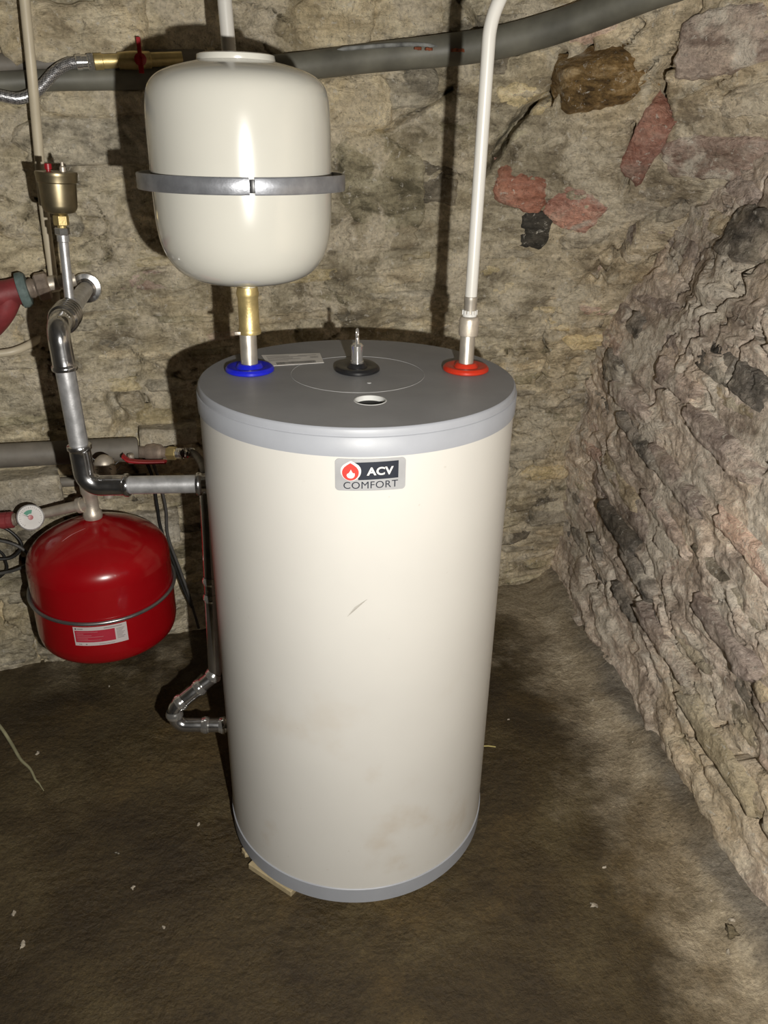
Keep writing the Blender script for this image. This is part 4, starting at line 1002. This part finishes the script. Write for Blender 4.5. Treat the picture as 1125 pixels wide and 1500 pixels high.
cable('cable', [onwall(-300, 730, .05), onwall(-50, 788, .07), onwall(0, 792, .08), onwall(28, 801, .09), onwall(43, 815, .10), onwall(40, 826, .09), onwall(22, 835, .08), onwall(0, 840, .07), onwall(-50, 850, .06), onwall(-300, 840, .05)], .0042, M['cable_g'], 'lower grey cable loop touching the left of the red vessel', onwall(0, 840, .07))
cable('cable', [onwall(-300, 760, .05), onwall(-40, 790, .05), onwall(0, 808, .05), onwall(8, 822, .05), onwall(9, 836, .05), onwall(-10, 852, .05), onwall(-40, 866, .05), onwall(-300, 880, .05)], .0036, M['cable'], 'thin black cable crossing the loops at the left edge', onwall(0, 808, .05))

# ------------------------------------------------------------------ small things on the floor
sh = thing('wooden_shim', (-.16, -.20, 0), 'pale pine shim wedged under the front left of the heater', 'wood')
w1, w2 = np.array([-.228, -.178, 0]), np.array([-.132, -.250, 0]); ux = unit(w2 - w1); uy = np.cross(Z, ux)
MB().box((w1 + w2) / 2 + uy * .030 + Z * .0075, (np.linalg.norm(w2 - w1), .07, .0145), np.stack([ux, uy, Z], 1)).build('plank', M['wood'], sh, smooth=False, bevel=.0015)
s2 = onz(358, 1251, .006)
tag(rough_block('wood_splinter', (s2[0] + .004, s2[1] + .006, .007), (.016, .022, .012), .5, M['wood'], None, 12, n=(9, 3, 3), amp=.003), 'tiny pale wood splinter at the left edge of the heater base', 'wood')
st0, st1 = onz(704, 1093, .004), onz(726, 1094, .004)
o = MB().tube([st0, (st0 + st1) / 2 + Z * .002, st1], .0018, 8).build('straw', M['straw'], None); tag(o, 'short yellow straw on the floor right of the heater', 'straw')
rt_ = [onz(-30, 1030, .05), onz(0, 1064, .035), onz(16, 1088, .02), onz(30, 1112, .012), onz(44, 1126, .010), onz(52, 1142, .007), onz(57, 1147, .006), (onz(60, 1152, .006)), onz(64, 1158, .005)]
o = MB().tube(catmull(rt_, 6), [.0042] * 14 + list(np.linspace(.004, .001, 35)), 8).build('plant_shoot', M['rootm'], None); tag(o, 'pale thin plant shoot trailing in from the left edge', 'plant')
rs = np.random.RandomState(8)
def chip(u, v, sz, lab, mat='chip', grp=None, name='chip'):
    p = onz(u, v, 0); zf = float(floor_z(np.array([p[0]]), np.array([p[1]]))[0])
    tag(rough_block(name, (p[0], p[1], zf + sz * .25), (sz, sz * rs.uniform(.4, .7), sz * .5), rs.uniform(0, 3), M[mat], None, int(u), n=(9, 3, 3), amp=sz * .32), lab, 'debris', grp)
chip(870, 1327, .012, 'white sliver lying on the brown floor in front of the right wall')
chip(1068, 1374, .020, 'dark pebble at the foot of the right wall', 'st_black', None, 'pebble')
chip(1070, 1358, .012, 'pale crumb beside the dark pebble at the right wall')
chip(1066, 1398, .009, 'smallest white crumb below the dark pebble')
chip(291, 1208, .008, 'tiny white bit on the floor left of the heater base')
chip(55, 1104, .010, 'small pale chip beside the plant shoot')
chip(34, 1384, .012, 'pale flake near the lower left corner')
chip(20, 1340, .010, 'grey flake above the one in the lower left corner')
chip(172, 1250, .009, 'grey crumb on the rough floor patch at the left', 'block')
for (u, v, lb) in ((745, 1055, 'on the dark floor right of the heater'), (868, 1028, 'on the floor in front of the slate stones'), (925, 1095, 'on the pale floor strip by the right wall'), (885, 1270, 'above the white sliver'),
                   (1040, 1325, 'above the dark pebble'), (195, 1300, 'left of the pine shim'), (240, 1358, 'below and left of the pine shim'), (160, 1005, 'on the floor under the red vessel')):
    chip(u, v, float(rs.uniform(.005, .008)), 'tiny pale crumb ' + lb, 'chip', 'crumbs on the floor', 'crumb')
